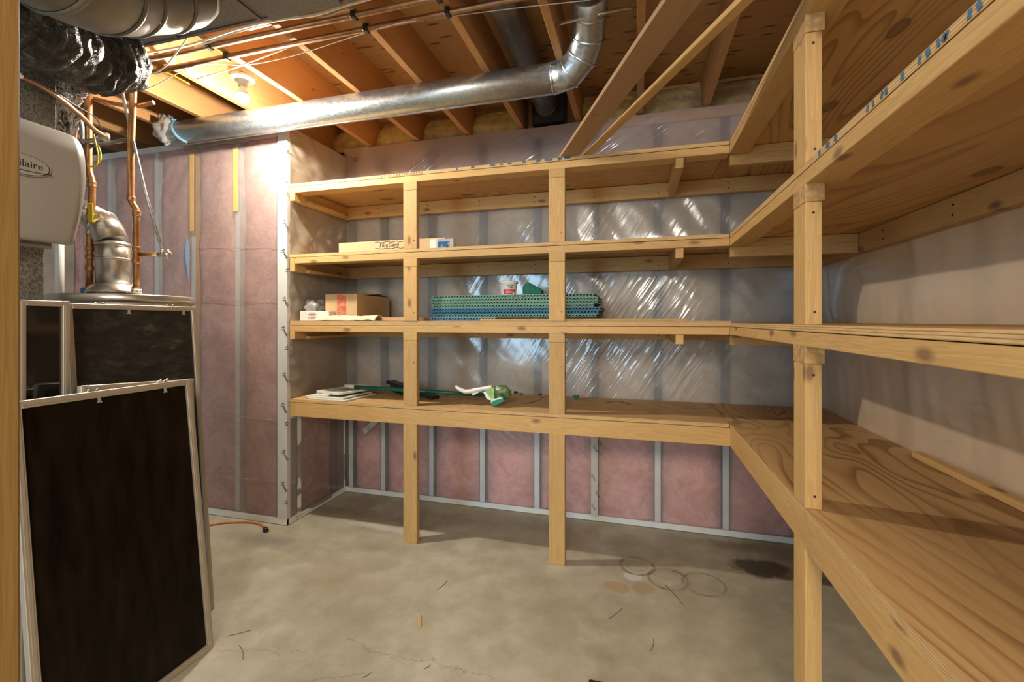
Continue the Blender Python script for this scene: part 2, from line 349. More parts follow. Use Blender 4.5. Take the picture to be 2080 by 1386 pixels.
# ------------------------------------------------------------------ mesh builder
LOC = {}
class MB:
    def __init__(s): s.bm = bmesh.new()
    def _mi(s, fs, mi):
        for f in fs: f.material_index = mi
    def box(s, x0, x1, y0, y1, z0, z1, mi=0, M4=None, bev=0.0):
        bm2 = bmesh.new(); bmesh.ops.create_cube(bm2, size=1)
        for v in bm2.verts: v.co = Vector(((x0+x1)/2+v.co.x*(x1-x0), (y0+y1)/2+v.co.y*(y1-y0), (z0+z1)/2+v.co.z*(z1-z0)))
        if bev: bmesh.ops.bevel(bm2, geom=bm2.edges[:], offset=bev, segments=1, affect='EDGES')
        s._merge(bm2, mi, M4); return s
    def _merge(s, bm2, mi=None, M4=None):
        if M4: bmesh.ops.transform(bm2, matrix=M4, verts=bm2.verts[:])
        if mi is not None:
            for f in bm2.faces: f.material_index = mi
        me = bpy.data.meshes.new('tmp'); bm2.to_mesh(me); bm2.free(); s.bm.from_mesh(me); bpy.data.meshes.remove(me)
    def poly(s, pts, mi=0):
        vs = [s.bm.verts.new(p) for p in pts]; f = s.bm.faces.new(vs); f.material_index = mi; return s
    def prism(s, pts, d, mi=0):
        """pts: closed loop of Vectors, d: extrusion Vector"""
        d = Vector(d); a = [s.bm.verts.new(Vector(p)) for p in pts]; b = [s.bm.verts.new(Vector(p)+d) for p in pts]
        n = len(pts); fs = [s.bm.faces.new(a[::-1]), s.bm.faces.new(b)]
        for i in range(n): fs.append(s.bm.faces.new([a[i], a[(i+1) % n], b[(i+1) % n], b[i]]))
        s._mi(fs, mi); return s
    def tube(s, pts, r, seg=12, mi=0, cap=True, closed=False, flat=1.0):
        pts = [Vector(p) for p in pts]; n = len(pts); rs = r if isinstance(r, (list, tuple)) else [r]*n
        rings = []; up = None
        for i, p in enumerate(pts):
            tg = (pts[min(i+1, n-1)]-pts[max(i-1, 0)]).normalized()
            if up is None: up = Vector((0, 0, 1)) if abs(tg.z) < .9 else Vector((0, 1, 0))
            sd = tg.cross(up).normalized(); up = sd.cross(tg).normalized()
            rings.append([s.bm.verts.new(p+(sd*math.cos(2*PI*k/seg)+up*math.sin(2*PI*k/seg)*flat)*rs[i]) for k in range(seg)])
        for i in range(n-1):
            for k in range(seg):
                f = s.bm.faces.new([rings[i][k], rings[i][(k+1) % seg], rings[i+1][(k+1) % seg], rings[i+1][k]]); f.material_index = mi; f.smooth = True
        if cap:
            for rg in (rings[0][::-1], rings[-1]):
                f = s.bm.faces.new(rg); f.material_index = mi
        return s
    def lathe(s, prof, c, seg=28, mi=0, axis='z'):
        c = Vector(c); rings = []
        for (r, h) in prof:
            ring = []
            for k in range(seg):
                a = 2*PI*k/seg; q = Vector((r*math.cos(a), r*math.sin(a), h))
                if axis == 'x': q = Vector((h, q.x, q.y))
                if axis == 'y': q = Vector((q.x, h, q.y))
                ring.append(s.bm.verts.new(c+q))
            rings.append(ring)
        for i in range(len(prof)-1):
            for k in range(seg):
                f = s.bm.faces.new([rings[i][k], rings[i][(k+1) % seg], rings[i+1][(k+1) % seg], rings[i+1][k]]); f.material_index = mi; f.smooth = True
        for rg in (rings[0], rings[-1]):
            try: f = s.bm.faces.new(rg); f.material_index = mi
            except ValueError: pass
        return s
    def grid(s, fn, nu, nv, mi=0, thick=0):
        vs = [[s.bm.verts.new(fn(i/nu, j/nv)) for j in range(nv+1)] for i in range(nu+1)]
        for i in range(nu):
            for j in range(nv):
                f = s.bm.faces.new([vs[i][j], vs[i+1][j], vs[i+1][j+1], vs[i][j+1]]); f.smooth = True; f.material_index = mi
        return s
    def build(s, name, mats, parent=None, origin=None, recalc=True, mod=None):
        if recalc: bmesh.ops.recalc_face_normals(s.bm, faces=s.bm.faces[:])
        if parent is not None: L = LOC[parent.name]
        elif origin is not None: L = Vector(origin)
        else:
            vs = [v.co for v in s.bm.verts]
            L = Vector(((min(v.x for v in vs)+max(v.x for v in vs))/2, (min(v.y for v in vs)+max(v.y for v in vs))/2, min(v.z for v in vs)))
        for v in s.bm.verts: v.co -= L
        me = bpy.data.meshes.new(name); s.bm.to_mesh(me); s.bm.free()
        for m in (mats if isinstance(mats, (list, tuple)) else [mats]): me.materials.append(M[m] if isinstance(m, str) else m)
        o = bpy.data.objects.new(name, me); COL.objects.link(o)
        if parent is not None: o.parent = parent
        else: o.location = L
        LOC[o.name] = L
        return o
def thing(name, label, cat, loc, group=None):
    o = bpy.data.objects.new(name, None); o.empty_display_size = .1; COL.objects.link(o); o.location = loc
    LOC[o.name] = Vector(loc); o['label'] = label; o['category'] = cat
    if group: o['group'] = group
    return o
def tag(o, label, cat, group=None):
    o['label'] = label; o['category'] = cat
    if group: o['group'] = group
    return o
def struct(name, loc=(0, 0, 0)):
    o = bpy.data.objects.new(name, None); o.empty_display_size = .1; COL.objects.link(o); o.location = loc
    LOC[o.name] = Vector(loc); o['kind'] = 'structure'; return o
def text_bm(mb, txt, size, M4, mi=0, shear=0, ext=.0004, align='CENTER'):
    cu = bpy.data.curves.new('t', 'FONT'); cu.body = txt; cu.size = size; cu.extrude = ext; cu.align_x = align; cu.align_y = 'CENTER'; cu.shear = shear; cu.resolution_u = 2
    o = bpy.data.objects.new('t', cu); COL.objects.link(o)
    dg = bpy.context.evaluated_depsgraph_get(); me = bpy.data.meshes.new_from_object(o.evaluated_get(dg))
    b2 = bmesh.new(); b2.from_mesh(me); mb._merge(b2, mi, M4)
    bpy.data.objects.remove(o); bpy.data.curves.remove(cu); bpy.data.meshes.remove(me); return mb
def frame4(o, ex, ey, ez):
    return Matrix(((ex[0], ey[0], ez[0], o[0]), (ex[1], ey[1], ez[1], o[1]), (ex[2], ey[2], ez[2], o[2]), (0, 0, 0, 1)))
FACE_NY = lambda p: frame4(p, (1, 0, 0), (0, 0, 1), (0, -1, 0))     # text on a face that looks toward -Y
FACE_NX = lambda p: frame4(p, (0, -1, 0), (0, 0, 1), (-1, 0, 0))    # on a face that looks toward -X
FACE_PX = lambda p: frame4(p, (0, 1, 0), (0, 0, 1), (1, 0, 0))      # on a face that looks toward +X
def rotated(M4, deg): return M4 @ Matrix.Rotation(math.radians(deg), 4, 'Z')
def smooth_path(pts, n=6):
    pts = [Vector(p) for p in pts]; out = []
    for i in range(len(pts)-1):
        p0 = pts[max(i-1, 0)]; p1 = pts[i]; p2 = pts[i+1]; p3 = pts[min(i+2, len(pts)-1)]
        for k in range(n):
            q = k/n; out.append(.5*((2*p1)+(-p0+p2)*q+(2*p0-5*p1+4*p2-p3)*q*q+(-p0+3*p1-3*p2+p3)*q**3))
    out.append(pts[-1]); return out

# ------------------------------------------------------------------ room dimensions
YF, XF, YB, XR, XL = 2.424, .438, 3.03, 1.045, -2.19      # shelf fronts, back wall film, right wall film, return wall film
ZS = {1: 2.219, 2: 1.760, 3: 1.320, 4: .821}
ZJ = 2.675                                                 # underside of the joists
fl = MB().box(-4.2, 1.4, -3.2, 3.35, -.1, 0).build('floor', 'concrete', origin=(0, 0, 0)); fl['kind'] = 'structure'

# ceiling: joists, subfloor, rim, wool in the bays
ce = struct('ceiling', (0, 0, ZJ))
JX = [-1.985+.4*k for k in range(-5, 8)]
for k, x in enumerate(JX):
    MB().box(x-.019, x+.019, -2.9, 3.16, ZJ, ZJ+.235, bev=.002).build('joist', 'firy', ce)
for a in range(0, 3):
    MB().box(-4.2, 1.4, -3.2+a*2.44, -3.2+(a+1)*2.44-.004, ZJ+.235, ZJ+.255).build('subfloor_sheet', 'subfloor', ce)
MB().box(-4.2, 1.4, 3.20, 3.24, ZJ-.01, ZJ+.24).build('rim_board', 'firx', ce)
for k, x in enumerate(JX[:-1]):
    if x < -2.5: continue
    x0, x1 = x+.021, JX[k+1]-.021
    if abs((x0+x1)/2+.59) < .15: continue
    def f(a, b, x0=x0, x1=x1, k=k):
        # a rounded stuffed wad of wool filling the end of the bay
        th = b*PI*.5
        n = noise.noise(Vector((x0+(x1-x0)*a*1.0, b*3.0, k*7.0))*3.5)*.03
        yy = 3.17-.10*math.cos(th)*(1-.25*(2*a-1)**4)+n
        zz = ZJ-.01+.205*math.sin(th)*(1-.10*(2*a-1)**6)+n*.6
        return Vector((x0+(x1-x0)*a, yy, zz))
    MB().grid(f, 14, 12).build('wool_wad', 'dirty_wool' if x > -.1 else 'yellow_wool', ce)

def fw_(a, b):
    th = b*PI*.55; n = noise.noise(Vector((a*3, b*3, 5.)))*.03
    return Vector((-2.36+.345*a, 2.62-.13*math.cos(th)*(1-.3*(2*a-1)**4)+n, ZJ-.02+.215*math.sin(th)*(.55+.45*a)+n*.5))
MB().grid(fw_, 14, 12).build('wool_wad', 'yellow_wool', ce)

# ---- insulated stud walls
def film_grid(name, mat, par, fn, nu, nv):
    return MB().grid(fn, nu, nv).build(name, mat, par, recalc=False)
wb = struct('wall_back', (0, YB, 0))
MB().box(-4.2, 1.3, YB+.22, YB+.26, 0, 2.94).box(-4.24, -4.2, -3.2, YB+.26, 0, 2.94).build('concrete_backing', 'concrete_dark', wb)
SX = [-2.13, -1.90, -1.52, -1.125, -.70, -.285, .115, .50, .88]
SX = [aY(u, 950, YB).x for u in (712, 777, 875, 979, 1090, 1208, 1336, 1475)]+[.93]
for x in SX:
    MB().box(x-.023, x+.023, YB+.008, YB+.10, .03, 2.60).build('stud', 'stud', wb)
MB().box(-2.2, 1.1, YB+.004, YB+.10, 0, .028).box(-2.2, 1.1, YB+.002, YB+.006, 0, .036).build('bottom_track', 'track', wb)
MB().box(-2.2, 1.1, YB+.004, YB+.12, 2.60, 2.665).build('top_plate', 'pinex', wb)
def batt(par, x0, x1, z0, z1, face, axis='x', sgn=-1, mat='pink', bulge=.012):
    def f(a, b):
        s = x0+(x1-x0)*a; z = z0+(z1-z0)*b
        prof = (1-(2*a-1)**6)*.9
        n = noise.noise(Vector((s*5, z*3.5, face*3)))*.012+noise.noise(Vector((s*17, z*12, face)))*.004
        q = face+sgn*(-.030+bulge*prof+n-.028*(1-prof))
        return Vector((s, q, z)) if axis == 'x' else Vector((q, s, z))
    return MB().grid(f, 12, max(8, int((z1-z0)*26))).build('insulation_batt', mat, par)
xs = [-2.20]+SX+[1.10]
for a, b in zip(xs[:-1], xs[1:]):
    if b-a > .06: batt(wb, a+.015, b-.015, .03, .80, YB); batt(wb, a+.015, b-.015, .80, 2.60, YB, mat='tan_batt')
def nz(x, z, s, k): return noise.noise(Vector((x*s, z*s, k)))
def fback(z0, z1, amp, x0=-2.215, x1=1.06):
    def f(a, b):
        x = x0+(x1-x0)*a; z = z0+(z1-z0)*b
        d = min(abs(x-s) for s in SX)
        bul = min(1, d/.12)
        y = YB-.006*bul*amp+nz(x, z, 3.2, 1.0)*.006*amp+nz(x*2.2+z*1.6, z*.6-x*.2, 5, 3)*.004*amp
        return Vector((x, y, z))
    return f
film_grid('vapour_film', 'film_low', wb, fback(.02, .80, .7), 160, 40)
film_grid('vapour_film', 'film_back', wb, fback(.80, 2.19, 1.0), 160, 70)
film_grid('vapour_film', 'film_top', wb, fback(2.19, 2.665, 1.2), 160, 26)
# pale strips paint the lower studs as lit; only the printed one is tape
for i, x in enumerate(SX[:-1]):
    wide = .046 if i == 5 else .036
    yt = YB-.0145 if i == 5 else YB+.0065
    tp = MB().box(x-wide/2, x+wide/2, yt, yt+.001, .03, .80).build('stud_strip', 'tape' if i == 5 else 'pale_strip', wb)
MB().box(-2.19, 1.04, YB-.011, YB-.010, .004, .040).build('floor_tape', 'pale_strip', wb)
mb = MB()
for k, (u, v) in enumerate(((1209, 911), (1212, 943), (1205, 970), (1213, 1003), (1205, 1030))):
    p = aY(u, v, YB-.0156)
    if k != 1: text_bm(mb, 'Tyvek', .020, rotated(FACE_NY(p), -58), shear=.3)
mb.build('tape_print', 'ink', wb)
mb = MB(); p = aY(752, 866, YB-.0145)
mb.box(-.075, .075, -.02, .02, 0, .0008, M4=rotated(FACE_NY(p), 42)); mb.build('repair_tape', 'tape', wb)
text_bm(MB(), 'Ty', .030, rotated(FACE_NY(aY(748, 870, YB-.0158)), -50), shear=.3).build('tape_print', 'ink', wb)

# return wall (left side of the alcove)
wr = struct('wall_left', (XL, 2.7, 0))
for y in (2.45, 2.52, 2.93):
    MB().box(XL-.10, XL-.012, y-.019, y+.019, .03, 2.60).build('stud', 'stud', wr)
MB().box(XL-.10, XL-.004, YF, YB, 0, .03).box(XL-.006, XL-.002, YF, YB, 0, .04).build('bottom_track', 'track', wr)
MB().box(XL-.10, XL-.004, YF, YB, 2.56, 2.60).build('top_plate', 'piney', wr)
batt(wr, 2.545, 2.905, .03, .76, XL, 'y', 1)
batt(wr, 2.545, 2.905, .76, 2.56, XL, 'y', 1, mat='tan_batt')
batt(wr, 2.955, 3.05, .03, 2.56, XL, 'y', 1, mat='tan_batt')
MB().box(XL-.14, XL-.12, 2.54, YB+.22, 0, 2.66).build('concrete_backing', 'concrete_dark', wr)
def fret(z0, z1, amp):
    def f(a, b):
        y = YF+(YB+.02-YF)*a; z = z0+(z1-z0)*b; g = max(0, math.sin(PI*a))**.5
        r = y-YF; ph = nz(0, z, 2.3, 9.)
        x = XL+.004+g*(nz(y, z, 3.5, 5.)*.010+abs(nz(y*.9+z*1.8, z*.8-y, 6, 8.))*.018*max(0, 1-r*2.2))*amp
        return Vector((x, y, z))
    return f
film_grid('vapour_film', 'film_low', wr, fret(.02, .76, .7), 40, 60)
film_grid('vapour_film', 'film_ret', wr, fret(.76, 2.60, 1.3), 50, 150)
MB().box(XL+.006, XL+.007, YF, 2.58, .69, .76).build('patch_tape', 'tape', wr)
MB().box(XL+.003, XL+.0045, 2.50, 2.535, .043, .70).build('stud_strip', 'pale_strip', wr)
MB().box(XL+.003, XL+.0045, 2.99, 3.010, .043, .80).build('stud_strip', 'pale_strip', wr)
MB().box(XL+.003, XL+.0045, YF, YB, .004, .042).build('floor_tape', 'pale_strip', wr)

# partition wall facing the camera
wp = struct('wall_front', (-2.8, YF, 0))
PS = [aY(u, 600, YF+.01).x for u in (100, 222, 318, 393, 482)]
PS.append(-2.215)
for i, x in enumerate(PS):
    MB().box(x-.019, x+.019, YF+.012, YF+.10, .03, 2.54).build('stud', 'track' if i != 3 else 'pinez', wp)
MB().box(-4.1, XL-.004, YF+.004, YF+.10, 0, .03).box(-4.1, XL-.002, YF+.000, YF+.004, 0, .042).build('bottom_track', 'track', wp)
MB().box(-4.1, XL-.004, YF+.004, YF+.10, 2.545, 2.585).build('top_plate', 'pale_strip', wp)
MB().box(PS[4]-.021, PS[4]+.021, YF-.0045, YF-.0030, aY(482, 430, YF).z, 2.50).build('wood_strip', 'pinez', wp)
MB().box(PS[3]-.016, PS[3]+.020, YF-.0045, YF-.0030, aY(393, 470, YF).z, 2.50).build('wood_strip', 'pinez', wp)
for a, b in zip([-4.1]+PS, PS+[XL]):
    if b-a > .08: batt(wp, a+.014, b-.014, .035, 2.54, YF, bulge=.016, mat='pink_batt_dim')
def fpart(a, b):
    x = -4.1+(XL+4.1)*a; z = .03+2.55*b
    d = min(abs(x-s) for s in PS); bul = min(1, d/.10)
    return Vector((x, YF-.002-.009*bul+nz(x, z, 3, 2.)*.005*bul+abs(nz(x*1.5-z*.9, z*.5, 6, 4.))*.008*bul, z))
film_grid('vapour_film', 'film_part', wp, fpart, 120, 140)
for i in (0, 1, 2, 3, 4):
    zt = {0: 2.5, 1: 2.5, 2: 2.5, 3: aY(393, 480, YF).z, 4: aY(482, 430, YF).z}[i]
    MB().box(PS[i]-.0185, PS[i]+.0185, YF+.0105, YF+.0115, .04, zt).build('stud_strip', 'pale_strip', wp)
MB().box(-4.1, XL, YF-.0145, YF-.0125, .004, .045).build('floor_tape', 'pale_strip', wp)
CT = MB().box(-2.262, XL+.004, YF-.016, YF-.0135, .046, 2.57).box(XL+.002, XL+.0045, YF-.013, YF+.012, .046, 2.57).build('corner_tape', 'tape', wp)
mb = MB()
for k, (u, v) in enumerate(((580, 299), (578, 362), (583, 394), (580, 455), (578, 515), (583, 548), (580, 612), (578, 672), (582, 706), (580, 766), (577, 828), (582, 860), (579, 924), (577, 988), (581, 1020))):
    text_bm(mb, 'Tyvek' if k % 3 != 2 else 'Ty', .032, rotated(FACE_NY(aY(u, v, YF-.0172)), -58), shear=.3)
mb.build('tape_print', 'ink', wp)
for v0, v1 in ((505, 503), (612, 612), (838, 855), (962, 980)):
    a = aY(398, v0, YF-.0146); b = aY(572, v1, YF-.0146)
    MB().tube([a, b], .0012, 6).build('film_crease', 'film_loose', wp)
# blue sky-coloured flap by the second stud, and torn film edge
fp = [aY(379, 482, YF-.016), aY(384, 500, YF-.016), aY(384, 578, YF-.016), aY(381, 560, YF-.016), aY(375, 515, YF-.016)]
MB().prism(fp, (0, .001, 0)).build('blue_flap', plain('pale_blue_film', (.22, .36, .55), .4), wp)

# right wall
wR = struct('wall_right', (XR, 1.5, 0))
MB().box(XR+.12, XR+.16, -3.2, 3.3, 0, 2.94).build('concrete_backing', 'concrete', wR)
RY = [2.96, 2.56, 2.02, 1.60, 1.15, .75, .35, -.05, -.45]
RY = [2.98]+[aX(u, 700, XR).y for u in (1823, 1975)]+[1.40, 1.02, .60, .20, -.20]
for y in RY: MB().box(XR+.012, XR+.10, y-.019, y+.019, .03, 2.60).build('stud', 'stud', wR)
MB().box(XR+.004, XR+.1, -3.2, YB, 2.60, 2.665).build('top_plate', 'piney', wR)
ys = sorted(RY)+[3.05]
for a, b in zip([-.7]+ys[:-1], ys):
    if b-a > .08: batt(wR, a+.014, b-.014, .03, 2.60, XR, 'y', -1, mat='tan_batt')
def fright(a, b):
    y = -.9+(YB+.9)*a; z = .02+2.64*b
    d = min(abs(y-s) for s in RY); bul = min(1, d/.12)
    return Vector((XR-.006*bul+nz(y, z, 3, 12.)*.006*bul+nz(y*2.4-z*.7, z*.5, 7, 14.)*.005, y, z))
film_grid('vapour_film', 'film_right', wR, fright, 180, 110)

# door jamb at the left edge of the view
J = MB().box(-.78, -.615, .19, .3115, 0, 2.10, bev=.003).build('door_1', 'jamb'); J['kind'] = 'structure'

# ------------------------------------------------------------------ shelving
SH = thing('storage_shelving', 'L-shaped pine and plywood shelving with four tiers built along back and right walls', 'shelving', (-.4, 2.7, 0))
T = .018
def part(name, mat, *boxes, ends=None, bev=.0015):
    mb = MB()
    for b in boxes: mb.box(*b, bev=bev)
    return mb.build(name, mat, SH)
def screws(mb, pts, face, r=.0038):
    for p in pts:
        ax = {'ny': 'y', 'nx': 'x'}[face]
        mb.lathe([(r, -.0008), (r, .001)], p, 8, 1, axis=ax)
def deck(x0, x1, y0, y1, z, top, und, th=T):
    mb = MB(); mb.box(x0, x1, y0, y1, z-th, z)
    for f in mb.bm.faces:
        n = f.normal if f.normal.length else f.calc_center_median()
    bmesh.ops.recalc_face_normals(mb.bm, faces=mb.bm.faces[:])
    for f in mb.bm.faces: f.material_index = 0 if f.normal.z > .5 else (1 if f.normal.z < -.5 else 2)
    return mb.build('shelf_board', [top, und, 'ply_edge'], SH)
YE = -.45
for s in (1, 2, 3, 4):
    z = ZS[s]
    if s == 3:
        deck(XL+.01, XF+.006, YF+.004, YB-.02, z+.009, 'deck_top_x', 'deck_und_x', .027)
    else:
        deck(XL+.01, XF-.004, YF, YB-.02, z, 'deck_top_x', 'deck_und_x')
    deck(XF, XR-.012, YE, YB-.02, z-.001, 'deck_top_y', 'deck_und_y')
    zb = z-T-.0030
    # boards running along Y at the return wall
    part('side_beam', 'piney', (XL+.012, XL+.047, YF, YB-.058, zb-.089, zb))
    mb = MB()
    if s == 4:
        mb.box(XL+.049, XF+.002, YF, YF+.038, zb-.089, zb, bev=.0015)
        mb.build('front_beam', 'pinex', SH)
        part('front_beam', 'piney', (XF, XF+.038, YE, YF-.001, zb-.089, zb))
    else:
        mb.box(XL+.049, XF-.001, YF, YF+.089, zb-.038, zb, bev=.0015)
        mb.build('front_beam', 'pinex', SH)
        part('front_beam', 'piney', (XF, XF+.089, YE, YF+.03, zb-.038, zb))
        part('side_cleat', 'piney', (XL+.049, XL+.085, YF+.10, YB-.10, zb-.089, zb-.072))
        part('corner_beam', 'pinex', (XF+.006, XR-.052, YF+.034, YF+.072, zb-.089, zb-.039))
        part('corner_beam', 'pinex', (XF+.091, XR-.052, YF+.034, YF+.072, zb-.0385, zb))
    # wall cleats
    mb = MB().box(XL+.012, XR-.052, YB-.056, YB-.018, zb-.089, zb, bev=.0015)
    screws(mb, [aY(u, 0, YB-.0565)*1 for u in ()], 'ny')
    for x in SX[1:-1]:
        screws(mb, [Vector((x, YB-.0565, zb-.028)), Vector((x+.003, YB-.0565, zb-.062))], 'ny')
    mb.build('wall_cleat', ['pinex', 'hole'], SH)
    mb = MB().box(XR-.050, XR-.012, YE, YB-.02, zb-.089, zb, bev=.0015)
    for y in RY[1:-1]:
        screws(mb, [Vector((XR-.0505, y, zb-.028)), Vector((XR-.0505, y+.003, zb-.062))], 'nx', .0045)
    mb.build('wall_cleat', ['piney', 'hole'], SH)
    # cross joists of the back run
    if s != 4:
        xm = aY(1380, 335, YF+.02).x
        part('cross_joist', 'piney', (xm-.019, xm+.019, YF+.006, YB-.058, zb-.089, zb-.0385))
        part('cross_joist', 'piney', (xm-.019, xm+.019, YF+.0905, YB-.058, zb-.038, zb))
PX = [(-1.357, -1.268), (-.469, -.381)]
segs = [(0, ZS[4]-T-.089), (ZS[4], ZS[3]-T-.089), (ZS[3]+.009, ZS[2]-T-.089), (ZS[2], ZS[1]-T-.089)]
for (x0, x1) in PX:
    for i, (a, b) in enumerate(segs):
        mb = MB().box(x0, x1, YF, YF+.038, a, b, bev=.002)
        if i: screws(mb, [Vector((x1-.018, YF-.0005, a+.05+.21*(i == 1)))], 'ny', .003)
        mb.build('post', ['pinez', 'hole'], SH)
    for s in (1, 2, 3):
        zb = ZS[s]-T
        part('post_block', 'pinex', (x0-.0005, x1+.0005, YF, YF+.040, zb-.0885, zb-.0385))
PYR = (1.389, 1.484)
segs_r = [(0, ZS[4]-T-.089), (ZS[4]-.001, ZS[3]-T-.089), (ZS[3]-.001, ZS[2]-T-.089), (ZS[2]-.001, ZS[1]-T-.089)]
for i, (a, b) in enumerate(segs_r):
    mb = MB().box(XF, XF+.040, PYR[0], PYR[1], a, b, bev=.002)
    sp_ = [Vector((XF+.022, PYR[0]-.0005, a+.035)), Vector((XF+.019, PYR[0]-.0005, b-.03))]
    if i: screws(mb, sp_, 'ny', .0035)
    mb.build('post', ['pinez', 'hole'], SH)
for s in (1, 2, 3):
    zb = ZS[s]-T
    part('post_block', 'endgrain', (XF-.001, XF+.046, PYR[0]-.002, PYR[1]+.001, zb-.0885, zb-.0385))
# paint marks on plywood edges
def stroke(mb, p, ln, wd, deg, fr, mi=0): mb.box(-wd/2, wd/2, -ln/2, ln/2, 0, .0006, mi, M4=rotated(fr(p), deg))
mb = MB()
def onedge(u, z): r = ray(u, 0); y = XF/r.x*r.y; return Vector((XF-.0008, y, z))
for (u, ln, wd, deg) in ((1665, .013, .016, 10), (1682, .016, .028, -20), (1698, .016, .022, -35), (1763, .018, .010, -30), (1774, .018, .008, 20), (1792, .018, .009, -35), (1801, .017, .011, 15),
                         (1834, .017, .013, -5), (1869, .018, .009, -25), (1886, .018, .014, 30), (1907, .018, .008, 5), (1919, .010, .016, 60), (1924, .017, .007, -40), (1971, .018, .010, -20), (1990, .018, .012, 30)):
    mb = MB(); stroke(mb, onedge(u, ZS[2]-.010), min(ln, .0135), wd*.7, deg*.7, FACE_NX); mb.build('painted_mark', 'blue_ink', SH)
mb = MB()
for (u, ln, wd, deg) in ((928, .008, .018, 80), (960, .008, .02, 10), (1000, .010, .03, 0), (1018, .008, .018, 0), (1035, .010, .02, 0), (1064, .008, .02, 0), (1094, .012, .028, 10), (1112, .012, .030, -10), (1119, .010, .012, 0), (1137, .016, .024, 20), (1152, .015, .034, -10)):
    p = aY(u, 320, YF-.0008); p.z = ZS[1]-.006; mb = MB(); stroke(mb, p, ln, wd, deg, FACE_NY); mb.build('painted_mark', 'blue_ink', SH)
mb = MB()
for k in range(17):
    p = aY(776+k*5, 350, YF-.0008); p.z = ZS[1]-.009; stroke(mb, p, .013, .0035, 12 if k % 3 else -20, FACE_NY)
mb.build('grade_stamp', 'grey_ink', SH)
mb = MB(); text_bm(mb, 'I Wynn', .013, rotated(FACE_NX(aX(1566, 680, XF-.0008)), -90))
mb.build('grade_stamp', 'grey_ink', SH)

# ------------------------------------------------------------------ loose lumber
def board(name, a, b, wd, th, mat, label):
    """flat board from a to b (bottom centre line)"""
    a, b = Vector(a), Vector(b); d = (b-a).normalized(); sd = Vector((0, 0, 1)).cross(d).normalized(); up = d.cross(sd)
    L = (b-a).length; loc = a
    mb = MB(); mb.box(0, L, -wd/2, wd/2, 0, th, bev=.001)
    o = mb.build(name, mat, origin=(0, 0, 0)); o.matrix_world = frame4(loc, d, sd, up); tag(o, label, 'board'); return o
zt = ZS[1]+.001
def shelf_line(u1, v1, vp, back, far, wd):
    s = aY(u1, v1, YF); dx = (vp-CX)/FOC
    d = Vector((-math.sin(YAW)+math.cos(YAW)*dx, math.cos(YAW)+math.sin(YAW)*dx, 0)).normalized()
    sd = Vector((0, 0, 1)).cross(d)
    s.z = zt; s -= sd*wd/2
    return s+d*back, s-d*far
a, b = shelf_line(1138, 320, 915, .35, 2.1, .10); board('loose_board', a, b, .10, .019, 'brown_board', 'wide brown board lying diagonally across the top shelves toward the ceiling')
a, b = shelf_line(1190, 313, 850, .30, 2.1, .035); board('loose_strip', a, b, .035, .019, 'pinex', 'narrow pale wood strip lying diagonally beside the wide board on the top shelves')
a = aX(1862, 922, XR-.045); board('wood_strip', (XR-.046, a.y, ZS[4]+.001), (XR-.046, .2, ZS[4]+.001), .030, .022, 'pinex', 'long thin wood strip lying on the bottom shelf against the right wall')
z3 = ZS[3]+.010
a = aY(975, 650, YF+.03); b = aY(1235, 650, YF+.03)
board('wood_lath', (a.x, YF+.045, z3), (b.x+.4, YF+.05, z3), .045, .010, 'pinex', 'thin wooden lath lying along the third shelf front, before the green panels')

# ------------------------------------------------------------------ lamp
LP = Vector((-2.085, 1.975, 0))
lamp = thing('ceiling_lampholder', 'white porcelain ceiling lampholder with a lit bare bulb between joists', 'lamp', (LP.x, LP.y, 2.60))
MB().lathe([(.0, 2.668), (.058, 2.668), (.060, 2.655), (.048, 2.645), (.026, 2.638), (.024, 2.615), (.0, 2.612)], (LP.x, LP.y, 0), 32).build('holder_base', 'porcelain', lamp)
MB().box(LP.x-.05, LP.x+.05, LP.y-.05, LP.y+.05, 2.669, 2.71).build('junction_box', 'steel', lamp)
BLB = MB().lathe([(.0, 2.622), (.014, 2.620), (.017, 2.60), (.026, 2.585), (.0325, 2.566), (.0, 2.565)], (LP.x, LP.y, 0), 32).build('bulb', 'porcelain', lamp)
MB().lathe([(.0, 2.5645), (.0315, 2.5645), (.0315, 2.552), (.028, 2.538), (.021, 2.528), (.010, 2.522), (.0, 2.521)], (LP.x, LP.y, 0), 32).build('bulb_globe', 'bulb', BLB)

# ------------------------------------------------------------------ round ducts
def ring_band(mb, p, d, r, w=.006, h=.003, seg=28):
    d = Vector(d).normalized(); mb.tube([p-d*w, p-d*w*.4, p+d*w*.4, p+d*w], [r, r+h, r+h, r], seg, cap=False)
D1 = thing('round_duct', 'long shiny round metal duct running across below the joists, elbow at its right end', 'duct', (-1.6, 2.30, 2.51))
R1 = .076; zc, yc = 2.586, 2.30
mb = MB(); mb.tube([Vector((-3.05, yc, zc)), Vector((-2.2, yc, zc)), Vector((-1.3, yc, zc)), Vector((-.40, yc, zc))], R1, 40); ring_band(mb, Vector((-.42, yc, zc)), (1, 0, 0), R1)
mb.tube([(-2.9, yc, zc-R1-.0015), (-.42, yc, zc-R1-.0015)], .002, 6)
mb.build('duct_pipe', 'galv', D1)
path = [Vector((-.42, yc, zc)), Vector((-.335, yc-.01, zc+.012)), Vector((-.268, yc-.045, zc+.062)), Vector((-.232, yc-.105, zc+.12)), Vector((-.213, yc-.20, zc+.172)), Vector((-.208, yc-.30, zc+.196))]
mb = MB(); mb.tube(path, R1+.002, 36)
for f in mb.bm.faces: f.smooth = True
for i in range(1, 5): ring_band(mb, path[i], path[i+1]-path[i-1], R1+.004)
mb.build('elbow', 'galv', D1)
mb = MB(); mb.tube([path[-1], Vector((-.2, 1.2, 2.80)), Vector((-.2, -.5, 2.80))], R1, 36); ring_band(mb, path[-1], path[-1]-path[-2], R1)
